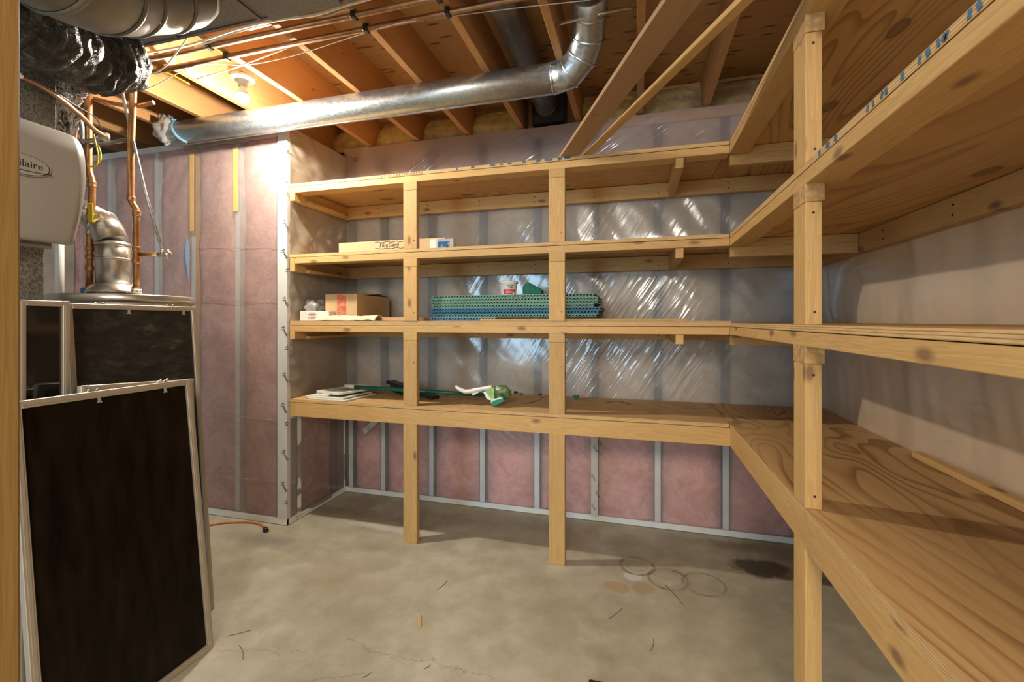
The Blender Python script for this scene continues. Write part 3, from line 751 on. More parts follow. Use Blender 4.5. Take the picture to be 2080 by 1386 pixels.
mb.build('riser_pipe', 'galv_dull', D1)
for (x, z) in ((-.425, zc+.03), (-.425, zc-.055)): MB().lathe([(.004, -R1-.004), (.004, -R1*.6)], (x, yc, z), 8, axis='y').build('screw', 'steel', D1)
sp0 = aY(1127, 50, 2.05); sp1 = aY(1283, 15, 2.05)
mb = MB(); d_ = (sp1-sp0); q = d_.normalized(); mb.tube([sp0, sp1], .009, 4); tag(mb.build('duct_strap', 'steel'), 'thin pale metal strap bar holding the duct elbow up between joists', 'strap')
D2 = thing('joist_bay_duct', 'dull round metal duct running lengthwise between two ceiling joists behind long duct', 'duct', (-.59, 2, 2.70))
mb = MB(); mb.tube([(-.59, -1.0, 2.785), (-.59, 1.5, 2.785), (-.59, 3.0, 2.785)], R1, 36)
for y in (1.55, 2.95): ring_band(mb, Vector((-.59, y, 2.785)), (0, 1, 0), R1)
mb.build('duct_pipe', 'galv_dull', D2)
MB().box(-.70, -.48, 3.0, 3.14, ZJ+.005, ZJ+.22).build('duct_boot', 'black', D2)
MB().tube(smooth_path([(-.70, 1.78, 2.70), (-.66, 1.76, 2.688), (-.59, 1.75, 2.683), (-.52, 1.76, 2.688), (-.45, 1.78, 2.72)], 4), .006, 8).build('hanger_strap', 'black', D2)
# blue strap and loose film at the left end of duct
s0 = aY(330, 232, 2.2); s1 = aY(345, 285, 2.2)
mb = MB(); x_ = aY(345, 280, 2.22).x; mb.tube([Vector((x_-.02, yc-.05, 2.674)), Vector((x_-.015, yc-.055, 2.655))]+[Vector((x_+.0009*k*k, yc-(R1+.003)*math.cos(math.radians(60-k*15)), zc+(R1+.003)*math.sin(math.radians(60-k*15)))) for k in range(10)], .009, 8, flat=.22)
tag(mb.build('hanging_strap', 'bluetape'), 'pale blue plastic strap looped under the left end of the long duct', 'strap')
def blob(a, b):
    th = a*2*PI; ph = (b-.5)*PI; c0 = Vector((-2.98, 2.29, 2.60)); n = 1+.35*noise.noise(Vector((math.cos(th)*1.8, math.sin(th)*1.8, ph*2)))
    return c0+Vector((.08*math.cos(th)*math.cos(ph)-.04, .05*math.sin(th)*math.cos(ph)-.03, .085*math.sin(ph)))*n
tag(MB().grid(blob, 28, 16).build('plastic_sheet_bundle', 'film_loose'), 'crumpled clear plastic bundle wrapped at the left end of the long duct', 'plastic sheet')

# ------------------------------------------------------------------ copper lines and cables under the joists
def lineX(u0, v0, u1, v1, z): return aZ(u0, v0, z), aZ(u1, v1, z)
for nm, (u0, v0, u1, v1), z, lab in (('copper_pipe', (305, 151, 1010, 0), 2.655, 'dull copper pipe clipped under the joists, front one nearer the light bulb'),
                                     ('copper_pipe', (300, 124, 845, 0), 2.655, 'dull copper pipe clipped under the joists beside the dark trunk duct')):
    a, b = lineX(u0, v0, u1, v1, z); y = (a.y+b.y)/2
    cp = thing(nm, lab, 'pipe', (-1.5, y, z))
    MB().tube([(a.x, y, z), (-1.3, y, z), (1.2, y, z)], .0125, 14).build('pipe_run', 'copper_dull', cp)
    for x in (JX[5], JX[7], JX[8]):
        MB().box(x-.012, x+.012, y-.017, y+.017, z-.017, z+.018, bev=.004).build('pipe_clip', 'black', cp)
def wire(name, pts, r, mat, lab, cat='cable', n=5, seg=8, group=None):
    o = MB().tube(smooth_path(pts, n), r, seg).build(name, mat); tag(o, lab, cat, group); return o
zj = 2.662
wire('electric_cable', [aZ(278, 128, zj-.02), aZ(360, 110, zj-.012), aZ(440, 80, zj), aZ(545, 45, zj), aZ(640, 30, zj-.01), aZ(705, 10, zj), aZ(760, -5, zj)], .006, 'cable_white', 'thick white cable stapled along the edge of the dark trunk duct')
wire('electric_cable', [aZ(268, 112, zj-.02), aZ(380, 92, zj-.01), aZ(480, 60, zj), aZ(560, 40, zj), aZ(640, 18, zj), aZ(720, -5, zj)], .005, 'cable_white', 'white cable running nearest the trunk duct edge under the joists')
wire('electric_cable', [aZ(400, 160, zj-.01), aZ(470, 140, zj-.02), aZ(530, 118, zj-.02), aZ(590, 95, zj-.01)], .0035, 'cable_white', 'white cable crossing above the lampholder under two joists')
wire('thin_wire', [aZ(215, 190, 2.61), aZ(300, 180, zj-.03), aZ(400, 132, zj-.02), aZ(500, 132, zj-.02), aZ(600, 112, zj-.01), aZ(700, 80, zj-.01), aZ(800, 50, zj-.02), aZ(905, 35, zj-.01), aZ(940, 30, zj-.01), aZ(1060, 15, zj-.01), aZ(1200, 0, zj-.01)], .0022, 'cable_white', 'very thin pale wire sagging across joists from the bulb to the right')
wire('thin_wire', [aT(385, 70, 2.0), aT(360, 105, 2.0), aT(330, 140, 2.0), aT(300, 152, 2.0), aT(262, 156, 2.0), aT(238, 155, 2.0)], .0028, 'cable_white', 'thin dark wire curving down behind the front upright copper pipe')
wire('electric_cable', [aZ(500, 62, 2.80), aZ(545, 50, 2.78), aZ(600, 35, 2.80), aZ(660, 33, 2.86), aZ(700, 20, 2.88), aZ(730, 20, 2.88)], .006, 'cable_white', 'yellowish cable up inside the joist bay beyond the two pipes')
wire('yellow_cable', [aY(283, 125, 1.9), aY(310, 137, 1.92), aY(345, 150, 1.95), aY(385, 171, 2.0)], .0045, 'yellow', 'bright yellow cable along joist near the upright copper pipe')

# ------------------------------------------------------------------ sheet-metal trunk, round ducts, flex ducts, furnace plenum
TK = thing('trunk_duct', 'dark grey rectangular trunk duct at the ceiling, upper left', 'duct', (-1.7, 1.05, 2.45))
MB().box(-3.3, -.95, .70, 1.357, 2.45, 2.665).build('duct_body', 'trunk', TK)
mb = MB()
for x in (-2.55, -1.75, -1.35): mb.box(x-.008, x+.008, .70, 1.359, 2.445, 2.452)
mb.box(-3.3, -.95, 1.35, 1.362, 2.446, 2.462); mb.build('seam_strip', 'galv_dull', TK)
MB().box(-1.30, -1.0, .95, 1.36, 2.438, 2.4465).build('seam_patch', 'trunk', TK)

RD = thing('furnace_round_duct', 'large tarnished round metal duct with ribbed elbow at the top left corner', 'duct', (-1.7, .9, 2.2))
cpts = [aT(-40, -190, 1.0), aT(70, -105, 1.08), aT(140, -62, 1.16), aT(205, -36, 1.26), aT(262, -28, 1.36), aT(318, -28, 1.44), aT(360, -32, 1.52)]
sm = smooth_path(cpts, 5)
mb = MB(); mb.tube(sm, [.128]*(len(sm)), 44)
mb.build('elbow', 'galv_dull', RD)
mb = MB()
for i in (7, 14, 18, 25): ring_band(mb, sm[i], sm[i+1]-sm[i-1], .129, .010, .004, 44)
mb.build('seam_ring', 'galv_dull', RD)
mb = MB(); mb.tube([sm[-1], aT(376, -38, 1.54), aT(388, -50, 1.57)], [.128, .118, .085], 44); mb.build('takeoff_collar', 'steel', RD)

FX = thing('insulated_flex_duct', 'crinkled black plastic insulated flexible duct sagging beneath the round duct', 'duct', (-1.8, 1.0, 2.0))
fpth = smooth_path([aT(-60, -20, 1.2), aT(20, 30, 1.28), aT(95, 75, 1.42), aT(165, 112, 1.58), aT(212, 122, 1.68), aT(245, 116, 1.80)], 8)
mb = MB(); rr = [.105+.010*math.sin(i*2.1)+.006*math.sin(i*5.3) for i in range(len(fpth))]; rr[-1] = .055; rr[-2] = .10; rr[0] = .10
mb.tube(fpth, rr, 48)
for v in mb.bm.verts:
    c_ = min(fpth, key=lambda q: (q-v.co).length); d_ = (v.co-c_).normalized()
    v.co += d_*(noise.noise(v.co*28)*.012+noise.noise(v.co*9)*.014)
for f in mb.bm.faces: f.smooth = True
mb.build('duct_jacket', 'foil', FX)
F2 = thing('flex_duct_tail', 'wrinkled silver and black plastic flexible duct dropping behind the furnace plenum', 'duct', (-2.3, 1.3, 1.7))
p2 = smooth_path([aT(215, 150, 2.0), aT(170, 158, 1.95), aT(140, 172, 1.95), aT(128, 205, 1.95), aT(122, 250, 1.95), aT(120, 320, 1.95), aT(119, 350, 1.95)], 6)
mb = MB(); mb.tube(p2, [.03 if i == 0 else .058+.006*math.sin(i*2.4) for i in range(len(p2))], 30)
for v in mb.bm.verts: v.co += Vector((1, .5, .3))*noise.noise(v.co*30)*.008
for f in mb.bm.faces: f.smooth = True
mb.build('duct_jacket', 'foil_silver', F2)

FU = thing('furnace', 'speckled grey furnace cabinet and plenum behind the door jamb', 'furnace', (-2.3, .75, 0))
MB().box(-2.62, -2.02, .42, 1.085, 0, 1.60, bev=.004).build('cabinet', 'plenum', FU)
MB().box(-2.60, -1.985, .40, 1.10, 1.66, 2.448, bev=.004).box(-2.60, -2.005, .41, 1.095, 1.595, 1.665).build('plenum_box', 'plenum', FU)
MB().box(-2.03, -2.012, .42, 1.10, 1.585, 1.615).build('flange', 'steel', FU)
HU = thing('humidifier', 'white rounded humidifier cover with an oval badge, mounted on furnace side', 'humidifier', (-1.9, .85, 1.6))
prof = [(-1.984, 1.625), (-1.905, 1.592), (-1.873, 1.65), (-1.845, 1.74), (-1.833, 1.83), (-1.842, 1.91), (-1.872, 1.962), (-1.92, 1.985), (-1.984, 1.995)]
pp = smooth_path([Vector((x, 0, z)) for x, z in prof], 4)
mb = MB(); n = len(pp); ysl = [.40, .425, .65, .90, 1.075, 1.10]
insl = [.012, 0, 0, 0, .0, .010]
rows = [[mb.bm.verts.new(Vector((p.x-ins*.6, y, 1.80+(p.z-1.80)*(1-ins*.8)))) for p in pp] for y, ins in zip(ysl, insl)]
for i in range(len(ysl)-1):
    for j in range(n-1):
        f = mb.bm.faces.new([rows[i][j], rows[i+1][j], rows[i+1][j+1], rows[i][j+1]]); f.smooth = True
for r_ in (rows[0], rows[-1]): mb.bm.faces.new(r_)
mb.build('cover', 'cream', HU)
bc = aX(45, 333, -1.833); bc.x = -1.8325
mb = MB(); N = 40; a_ = aX(104, 355, -1.8325).y-bc.y; b_ = .034
for (s_, xo, mi) in ((1.0, 0, 0), (.94, .0012, 1), (.90, .0022, 0)):
    mb.prism([Vector((bc.x+xo, bc.y+a_*s_*math.cos(2*PI*k/N), bc.z+b_*s_*math.sin(2*PI*k/N))) for k in range(N)], (.0012, 0, 0), mi)
BD = mb.build('badge', ['badge', 'ink'], HU)
mb = MB(); text_bm(mb, 'Aprilaire', .062*a_/.145, FACE_PX(Vector((bc.x+.0036, bc.y-.004, bc.z+.003))))
mb.build('badge_lettering', 'ink', BD)
MB().tube([Vector((bc.x+.0036, bc.y-.07+.014*k, bc.z-.019+.00022*(k-5)**2)) for k in range(11)], .0013, 5).build('badge_underline', 'ink', BD)

# ------------------------------------------------------------------ water heater
HC = Vector((-2.321, 1.549, 0)); HR = .264; HT = 1.445
WH = thing('water_heater', 'grey cylindrical water heater with metal vent, hidden behind leaning screens', 'water heater', (HC.x, HC.y, 0))
MB().lathe([(0, .05), (HR-.01, .05), (HR-.01, HT-.03), (HR-.01, HT-.02), (0, HT-.02)], HC, 64).build('tank', 'alum', WH)
MB().lathe([(0, HT-.03), (HR, HT-.035), (HR+.004, HT-.03), (HR+.004, HT-.004), (HR, HT), (HR-.02, HT+.001), (0, HT+.012)], HC, 64).build('tank_lid', 'steel', WH)
vb = aT(232, 590, 2.13); VX, VY = vb.x, vb.y
mb = MB(); mb.lathe([(.072, 1.505), (.078, 1.500), (.105, 1.470), (.108, 1.463), (.098, 1.460), (.07, 1.462)], (VX, VY, 0), 36)
for a in (0.6, 2.2, 3.8, 5.4): mb.box(VX+.085*math.cos(a)-.004, VX+.085*math.cos(a)+.004, VY+.085*math.sin(a)-.004, VY+.085*math.sin(a)+.004, HT-.01, 1.466)
mb.build('draft_hood', 'steel', WH)
top = aT(228, 490, 2.13)
e = [Vector((VX, VY, 1.49)), Vector((VX-.006, VY, 1.62)), Vector((VX-.010, VY, 1.70)), aT(205, 452, 2.14), aT(168, 430, 2.16), aT(110, 415, 2.18)]
mb = MB(); mb.tube([e[0], e[1], e[2]], .066, 36); ring_band(mb, e[1], (0, 0, 1), .067); ring_band(mb, Vector((VX-.009, VY, 1.69)), (0, 0, 1), .067)
mb.build('vent_pipe', 'steel', WH)
mb = MB(); mb.tube([e[2], e[2]+(e[3]-e[2])*.55+Vector((0, 0, .012)), e[3]], .065, 36); ring_band(mb, e[3], e[4]-e[2], .064)
mb.tube([e[3], e[4], e[5]], .058, 32); mb.build('vent_elbow', 'steel', WH)
def fit(mb, p, r, h=.02): mb.lathe([(r*.9, -h), (r*1.2, -h), (r*1.28, -h*.7), (r*1.2, -h*.4), (r*1.2, h*.4), (r*1.28, h*.7), (r*1.2, h), (r*.9, h)], p, 20)
def U(u, v, t=2.1): return aT(u, v, t)
CR = .0145
c1 = thing('valved_copper_pipe', 'upright copper pipe with ball valve and yellow lever above the water heater', 'pipe', U(182, 592))
pth = [U(182, 600), U(182, 500), U(182, 440), U(186, 420), U(187, 385), U(186, 365), U(181, 350), U(180, 340), U(180, 250), U(180, 165)]
mb = MB(); mb.tube(pth, CR, 18)
for v in (505, 522, 545): fit(mb, U(182, v), CR, .01)
fit(mb, U(186, 375), CR, .014); fit(mb, U(182, 586), CR, .012); mb.build('pipe_run', 'copper', c1)
mb = MB(); vc = U(183, 458); fit(mb, vc+Vector((0, 0, .028)), CR*1.15, .016); fit(mb, vc-Vector((0, 0, .028)), CR*1.15, .016)
mb.lathe([(.0, -.03), (.018, -.026), (.025, -.01), (.025, .01), (.018, .026), (0, .03)], vc, 20); mb.tube([vc, vc+Vector((.03, -.015, 0))], .010, 12)
VBo = mb.build('valve_body', 'steel', c1)
hb = vc+Vector((.036, -.020, .008)); MB().box(-.011, .011, -.003, .003, 0, .088, M4=Matrix.Translation(hb) @ Matrix.Rotation(.3, 4, 'Z'), bev=.002).build('valve_lever', 'yellow', VBo)
MB().lathe([(0, -.011), (.022, -.011), (.022, .011), (0, .011)], U(182, 592), 6).build('union_nut', 'white', c1)
blp = U(168, 590, 2.05); MB().lathe([(0, -.004), (.013, -.003), (.013, .003), (0, .004)], blp, 12, axis='y').build('blue_cap', 'blue', c1)
c2 = thing('tall_copper_pipe', 'taller upright copper pipe with offset bend and side tee, right of vent', 'pipe', U(277, 592))
pth = [U(277, 600), U(277, 520), U(277, 438), U(276, 425), U(269, 414), U(266, 404), U(266, 300), U(270, 200), U(273, 101)]
mb = MB(); mb.tube(pth, CR, 18)
for v in (507, 530, 588): fit(mb, U(277, v), CR, .012)
fit(mb, U(277, 434), CR, .012); fit(mb, U(266, 405), CR, .012); mb.build('pipe_run', 'copper', c2)
te = U(277, 517); tr_ = U(325, 517); MB().tube([te, tr_], .0085, 14).build('side_branch', 'copper', c2)
mb = MB(); ve = U(340, 517); mb.tube([tr_-Vector((.01, 0, 0)), ve], .012, 12); mb.lathe([(0, -.02), (.016, -.014), (.018, 0), (.016, .012), (0, .018)], ve, 14)
mb.tube([ve, ve+Vector((.018, -.01, .018))], .004, 8); mb.tube([U(330, 517), U(328, 506)], .007, 10); mb.build('relief_valve', 'steel', c2)
MB().lathe([(0, -.011), (.020, -.011), (.020, .011), (0, .011)], U(277, 592), 6).build('union_nut', 'white', c2)
tag(MB().tube([U(241, 152), U(262, 250), U(295, 390), U(329, 506)], .0065, 12).build('flexible_tube', 'galv'), 'thin grey metal tube slanting down to the tee valve in front of insulation', 'tube')
wire('gas_pipe', [aT(42, 154, 1.42), aT(100, 185, 1.54), aT(160, 232, 1.72), aT(190, 262, 1.9), aT(212, 276, 2.0)], .009, 'copper_dull', 'brown tubing slanting down across the plenum to the pipe junction', 'pipe')
wire('thin_wire', [aT(44, 150, 1.40), aT(100, 180, 1.52), aT(150, 212, 1.68), aT(195, 240, 1.88), aT(206, 268, 2.0)], .0025, 'black', 'thin dark wire following above the slanting brown tubing', 'cable')
wire('conduit', [aT(145, 232, 2.15), aT(160, 240, 2.15), aT(167, 262, 2.15), aT(168, 285, 2.15), aT(172, 287, 2.1), aT(190, 285, 2.05), aT(205, 278, 2.02)], .010, 'galv', 'short curved grey conduit elbow beside the left upright copper pipe', 'conduit')
wire('yellow_wire', [aT(190, 272, 1.98), aT(194, 290, 1.98), aT(199, 315, 1.98), aT(196, 335, 1.98), aT(186, 339, 1.98), aT(178, 337, 2.0)], .003, 'yellow', 'yellow wire loop hanging at the left upright copper pipe, larger loop', 'wire')
wire('yellow_wire', [aT(193, 285, 2.0), aT(203, 305, 2.0), aT(204, 325, 2.0), aT(192, 337, 2.0), aT(180, 337, 2.02)], .003, 'yellow', 'second thin yellow wire loop hanging just right of the first loop', 'wire')
j = thing('gas_fitting', 'small metal pipe fitting with wires, left of the tall copper pipe', 'fitting', aT(213, 276, 2.02))
q = aT(214, 278, 2.02); MB().lathe([(0, -.02), (.016, -.018), (.018, .0), (.014, .016), (0, .02)], q, 8).build('fitting_body', 'steel', j)
MB().tube([aT(186, 296, 2.1), aT(262, 284, 2.1)], .010, 10).build('cross_pipe', 'galv_dull', j)
tag(MB().tube([aT(121, 640, 2.2), aT(121, 400, 2.2)], .017, 18).build('plastic_pipe', 'white'), 'upright white plastic pipe between the plenum and the water heater', 'pipe')
dp = aT(205, 178, 2.5)
wire('copper_branch', [aT(148, 186, 2.13), aT(190, 200, 2.13), aT(240, 212, 2.13), aT(280, 215, 2.13), aT(312, 208, 2.13)], .010, 'copper', 'bright copper branch running level behind both upright copper pipes', 'pipe')

# ------------------------------------------------------------------ leaning window frames
def frame_panel(name, label, bl, br, tr, tl, fw, th, pane, fmat='alum', clips=()):
    """corners bottom/top left/right as Vectors in 3-D; left = nearer camera"""
    bl, br, tr, tl = map(Vector, (bl, br, tr, tl))
    ey = ((tl-bl)+(tr-br)).normalized(); ex = ((br-bl)+(tr-tl)).normalized(); ez = ex.cross(ey).normalized(); ex = ey.cross(ez).normalized()
    if ez.x < 0: ez = -ez
    w_ = ((br-bl).length+(tr-tl).length)/2; h_ = ((tl-bl).length+(tr-br).length)/2
    M4 = frame4(bl, ex, ey, ez); root = thing(name, label, 'window screen', bl)
    for (x0, x1, y0, y1) in ((0, fw, 0, h_), (w_-fw, w_, 0, h_), (fw, w_-fw, 0, fw), (fw, w_-fw, h_-fw, h_)):
        mb = MB(); mb.box(x0, x1, y0, y1, -th, 0, bev=.0015)
        if x1-x0 > y1-y0: mb.box(x0, x1, y0+fw*.35 if y0 else fw*.2, y1-fw*.35 if not y0 else y1-fw*.2, 0, .002)
        else: mb.box(x0+fw*.3, x1-fw*.3, y0+fw*.3, y1-fw*.3, 0, .002)
        bmesh.ops.transform(mb.bm, matrix=M4, verts=mb.bm.verts[:]); mb.build('frame_rail', fmat, root)
    mb = MB(); mb.box(fw*.8, w_-fw*.8, fw*.8, h_-fw*.8, -th*.62, -th*.45); bmesh.ops.transform(mb.bm, matrix=M4, verts=mb.bm.verts[:]); mb.build('screen_pane', pane, root)
    for (fx, inner) in clips:
        mb = MB(); x = w_*fx
        if inner: mb.box(x-.003, x+.003, h_-fw-.014, h_-fw, -.003, .004); mb.box(x-.006, x+.006, h_-fw-.017, h_-fw-.013, -.003, .004)
        else: mb.box(x-.016, x+.016, h_, h_+.003, -th*.8, -.001); mb.lathe([(.0045, 0), (.006, .004), (.002, .009)], (x+.010, h_, -th*.3), 10, axis='y'); mb.lathe([(.004, 0), (.005, .004), (.002, .008)], (x-.012, h_, -th*.5), 10, axis='y')
        bmesh.ops.transform(mb.bm, matrix=M4, verts=mb.bm.verts[:]); mb.build('clip', 'steel' if not inner else 'alum', root)
    return root
frame_panel('window_screen', 'large dark screen in a pale metal frame leaning frontmost at lower left', (-1.655, .875, 0), (-1.665, 1.437, 0), (-1.782, 1.437, 1.092), (-1.772, .872, 1.090), .024, .022, 'screen', clips=((.40, True), (.80, True), (.38, False), (.79, False)))
frame_panel('window_screen', 'slightly tilted metal-framed screen just behind the frontmost dark screen', (-1.712, 1.005, .012), (-1.712, 1.385, 0.0), (-1.822, 1.480, 1.090), (-1.822, 1.052, 1.116), .022, .020, 'screen', clips=((.42, True), (.70, False)))
frame_panel('window_screen', 'dusty dark screen in metal frame leaning rearmost on the water heater', (-1.885, 1.135, 0), (-1.885, 1.632, 0), (-2.000, 1.632, 1.393), (-2.000, 1.135, 1.397), .020, .020, 'screen_dusty', clips=((.22, False), (.77, False), (.42, True), (.88, True)))
frame_panel('storm_window', 'narrow tall glazed window frame leaning beside the jamb, left of dusty screen', (-1.925, .968, 0), (-1.925, 1.104, 0), (-1.93, 1.107, 1.399), (-1.93, .971, 1.399), .019, .024, 'glass_dark')

# ------------------------------------------------------------------ things on the shelves
z2, z4 = ZS[2]+.0005, ZS[4]+.0005
# second shelf: film box, leaflet box
Y2 = YF+.20
a = aY(688, 500, Y2); b = aY(942, 500, Y2)
FB = thing('film_roll_box', 'long flat brown cardboard box with black logo lying on the second shelf', 'box', ((a.x+b.x)/2, Y2+.04, z2))
hgt = aY(700, 492, Y2).z-z2
MB().box(a.x, aY(905, 490, Y2).x, Y2, Y2+.08, z2, z2+.098, bev=.002).build('carton', 'card_dark', FB)
mb = MB(); lp = aY(790, 497, Y2-.001); lp.z = z2+.067; text_bm(mb, 'FilmGard', .038, FACE_NY(lp), shear=.15)
N = 22; xs_ = [lp.x-.105+.21*k/N for k in range(N+1)]
for sgn in (1, -1): mb.tube([Vector((x, Y2-.001, lp.z+sgn*.021+.003*math.sin(k*.85))) for k, x in enumerate(xs_)], .0016, 5)
mb.build('box_logo', 'ink', FB)
Y2b = Y2-.012
a = aY(880, 490, Y2b); b = aY(927, 490, Y2b)
WB2 = thing('white_carton', 'small white carton with blue printed label, right of the first post', 'box', ((a.x+b.x)/2, Y2b, z2))
MB().box(a.x, b.x, Y2b-.05, Y2b-.002, z2, z2+.078, bev=.002).build('carton', 'whitebox', WB2)
a2 = aY(890, 490, Y2b-.051); b2 = aY(913, 490, Y2b-.051)
BL = MB().box(a2.x, b2.x, Y2b-.0515, Y2b-.0505, z2+.012, z2+.060).build('blue_label', 'label_blue', WB2)
mb = MB()
for k in range(6): mb.box(a2.x+.008+k*.011, a2.x+.014+k*.011, Y2b-.0524, Y2b-.0514, z2+.014, z2+.022+.007*(k*7 % 4))
mb.box(b2.x-.012, b2.x-.002, Y2b-.0524, Y2b-.0514, z2+.014, z2+.052); mb.build('label_print', 'whitebox', BL)
p = aY(936, 494, Y2+.05); tag(MB().box(p.x-.03, p.x+.025, Y2+.02, Y2+.07, z2, z2+.040, bev=.003).build('wood_offcut', 'pinex'), 'small brown wood offcut right of the white carton on the second shelf', 'wood block')

# third shelf left bay
Ya = YF+.06
a = aY(609, 650, Ya); b = aY(660, 650, Ya)
WB = thing('shipping_box', 'small white box with barcode label at the left end of third shelf', 'box', ((a.x+b.x)/2, Ya+.1, z3))
MB().box(a.x, b.x+.03, Ya, Ya+.065, z3, z3+.064, bev=.002).build('carton', 'whitebox', WB)
mb = MB(); q = Vector(((a.x+b.x)/2, Ya-.001, z3+.040))
for k in range(16):
    if k % 3 != 1: mb.box(q.x-.03+k*.0038, q.x-.03+k*.0038+.0022, Ya-.0012, Ya-.0002, z3+.012, z3+.028)
for k, (w_, zz) in enumerate(((.035, .052), (.06, .044), (.05, .038))): mb.box(q.x-w_/2, q.x+w_/2, Ya-.0012, Ya-.0002, z3+zz-.0012, z3+zz+.0012)
mb.build('barcode', 'grey_ink', WB)
# cardboard box
Yb_ = YF+.13
a = aY(661, 600, Yb_); b = aY(725, 600, Yb_)
CB = thing('cardboard_box', 'open brown cardboard box with red scribbled tape on the third shelf', 'box', ((a.x+b.x)/2, Yb_+.15, z3))
zt_ = z3+.172
ang = math.radians(0)
mb = MB(); x0, x1, y0, y1 = a.x, b.x, Yb_, Yb_+.40
w_ = .005
zb0 = z3+.0015
mb.box(x0, x1, y0, y0+w_, zb0, zt_); mb.box(x0, x1, y1-w_, y1, zb0, zt_); mb.box(x0, x0+w_, y0+w_, y1-w_, zb0, zt_); mb.box(x1-w_, x1, y0+w_, y1-w_, zb0, zt_); mb.box(x0+w_, x1-w_, y0+w_, y1-w_, zb0, zb0+w_)
mb.build('carton', 'card', CB)
mb = MB(); mb.prism([Vector((x0, y0, zt_)), Vector((x1, y0, zt_)), Vector((x1-.01, y0+.12, zt_+.012)), Vector((x0+.01, y0+.12, zt_+.016))], (0, 0, .004)); mb.build('front_flap', 'card', CB)
mb = MB(); mb.prism([Vector((x0, y1, zt_)), Vector((x1, y1, zt_)), Vector((x1-.01, y1-.13, zt_+.018)), Vector((x0+.01, y1-.13, zt_+.01))], (0, 0, .004)); mb.build('rear_flap', 'card', CB)
a2 = aY(684.5, 600, Yb_-.001); b2 = aY(703, 600, Yb_-.001)
MB().box(a2.x, b2.x, Yb_-.0012, Yb_-.0002, z3+.012, zt_+.001).build('red_tape', 'redtape', CB)
# plastic bag on the white box
def bag(a_, b_):
    th = a_*2*PI; ph = (b_-.5)*PI; c0 = aY(641, 618, Ya+.12); c0.z = z3+.072
    n = 1+.30*noise.noise(Vector((math.cos(th)*2, math.sin(th)*2, ph*2.2)))
    w = .9-.45*math.sin(-ph)
    return c0+Vector((.075*math.cos(th)*math.cos(ph)*w, .07*math.sin(th)*math.cos(ph)*w, .068*math.sin(ph)))*n
tag(MB().grid(bag, 30, 18).build('plastic_bag', 'film_loose'), 'crumpled clear plastic bag behind the white barcode box, left of cardboard box', 'bag')
# padded envelope
def env(a_, b_):
    p0 = aY(643, 655, YF+.035); p1 = aY(765, 655, YF+.035)
    x = p0.x+(p1.x-p0.x)*a_; y = YF+.012+.10*b_
    z = z3+.004+.030*math.sin(PI*min(1, b_*1.0))**.6*(1-.35*abs(2*a_-1)**3)+.010*noise.noise(Vector((x*14, y*18, 0)))+(.022*max(0, a_-.86)/.14+.020*max(0, .22-a_)/.22)*b_
    return Vector((x, y, max(z3+.001, z)))
mb = MB(); mb.grid(env, 40, 14)
o = mb.build('paper_envelope', 'paper', recalc=True); tag(o, 'crumpled cream padded paper envelope lying before the cardboard box', 'envelope')
sd = o.modifiers.new('s', 'SOLIDIFY'); sd.thickness = .002
a = aY(775, 650, YF+.09); tag(MB().box(a.x, a.x+.30, YF+.085, YF+.24, z3, z3+.022, bev=.002).build('flat_carton', 'card'), 'flat brown carton tray on the third shelf, right of the cardboard box', 'box')

# corrugated plastic panels
Yp = YF+.075; NP = 8; thk = .0185
pa = aY(876, 640, Yp); pb = aY(1212, 640, Yp)
ordn = ['topmost', 'second from the top', 'third from the top', 'fourth from the top', 'fourth from the bottom', 'third from the bottom', 'second from the bottom', 'bottom']
cols = [('panel_green', 'sage green'), ('panel_green', 'sage green'), ('panel_green', 'sage green'), ('panel_green', 'sage green'), ('panel_blue', 'teal blue'), ('panel_blue', 'teal blue'), ('panel_green', 'sage green'), ('panel_light', 'sky blue')]
for i in range(NP):
    zb = z3+.0008+(NP-1-i)*(thk+.0004)
    x0 = pa.x+random.uniform(-.008, .02); x1 = pb.x+random.uniform(-.02, .03)
    y0 = Yp+random.uniform(-.004, .006)
    if i == 7: y0 = Yp-.012; x1 = x0+.42
    root = thing('corrugated_panel', f'{cols[i][1]} corrugated plastic panel, {ordn[i]} of the stack on the third shelf', 'panel', ((x0+x1)/2, y0, zb), 'corrugated panels on the third shelf')
    mb = MB(); mb.box(x0, x1, y0, y0+.36, zb, zb+.0035); mb.box(x0, x1, y0, y0+.36, zb+thk-.0045, zb+thk)
    mb.build('panel_skin', cols[i][0], root)
    mb = MB(); n = int((x1-x0)/.0185)
    for k in range(n):
        c0 = x0+(k+.02)*(x1-x0)/n; c1 = x0+(k+.98)*(x1-x0)/n; m_ = (c0+c1)/2
        zl, zh = zb+.0036, zb+thk-.0046
        mb.prism([Vector((c0, y0+.001, zl)), Vector((c0+.0038, y0+.001, zl)), Vector((m_, y0+.001, zh-.0045)), Vector((c1-.0038, y0+.001, zl)), Vector((c1, y0+.001, zl)), Vector((m_+.002, y0+.001, zh)), Vector((m_-.002, y0+.001, zh))], (0, .34, 0))
    mb.build('panel_core', cols[i][0], root)
    if i == 7: root['label'] = 'short sky blue corrugated plastic panel, bottom of the stack on the third shelf'
ztop = z3+.0008+NP*(thk+.0004)
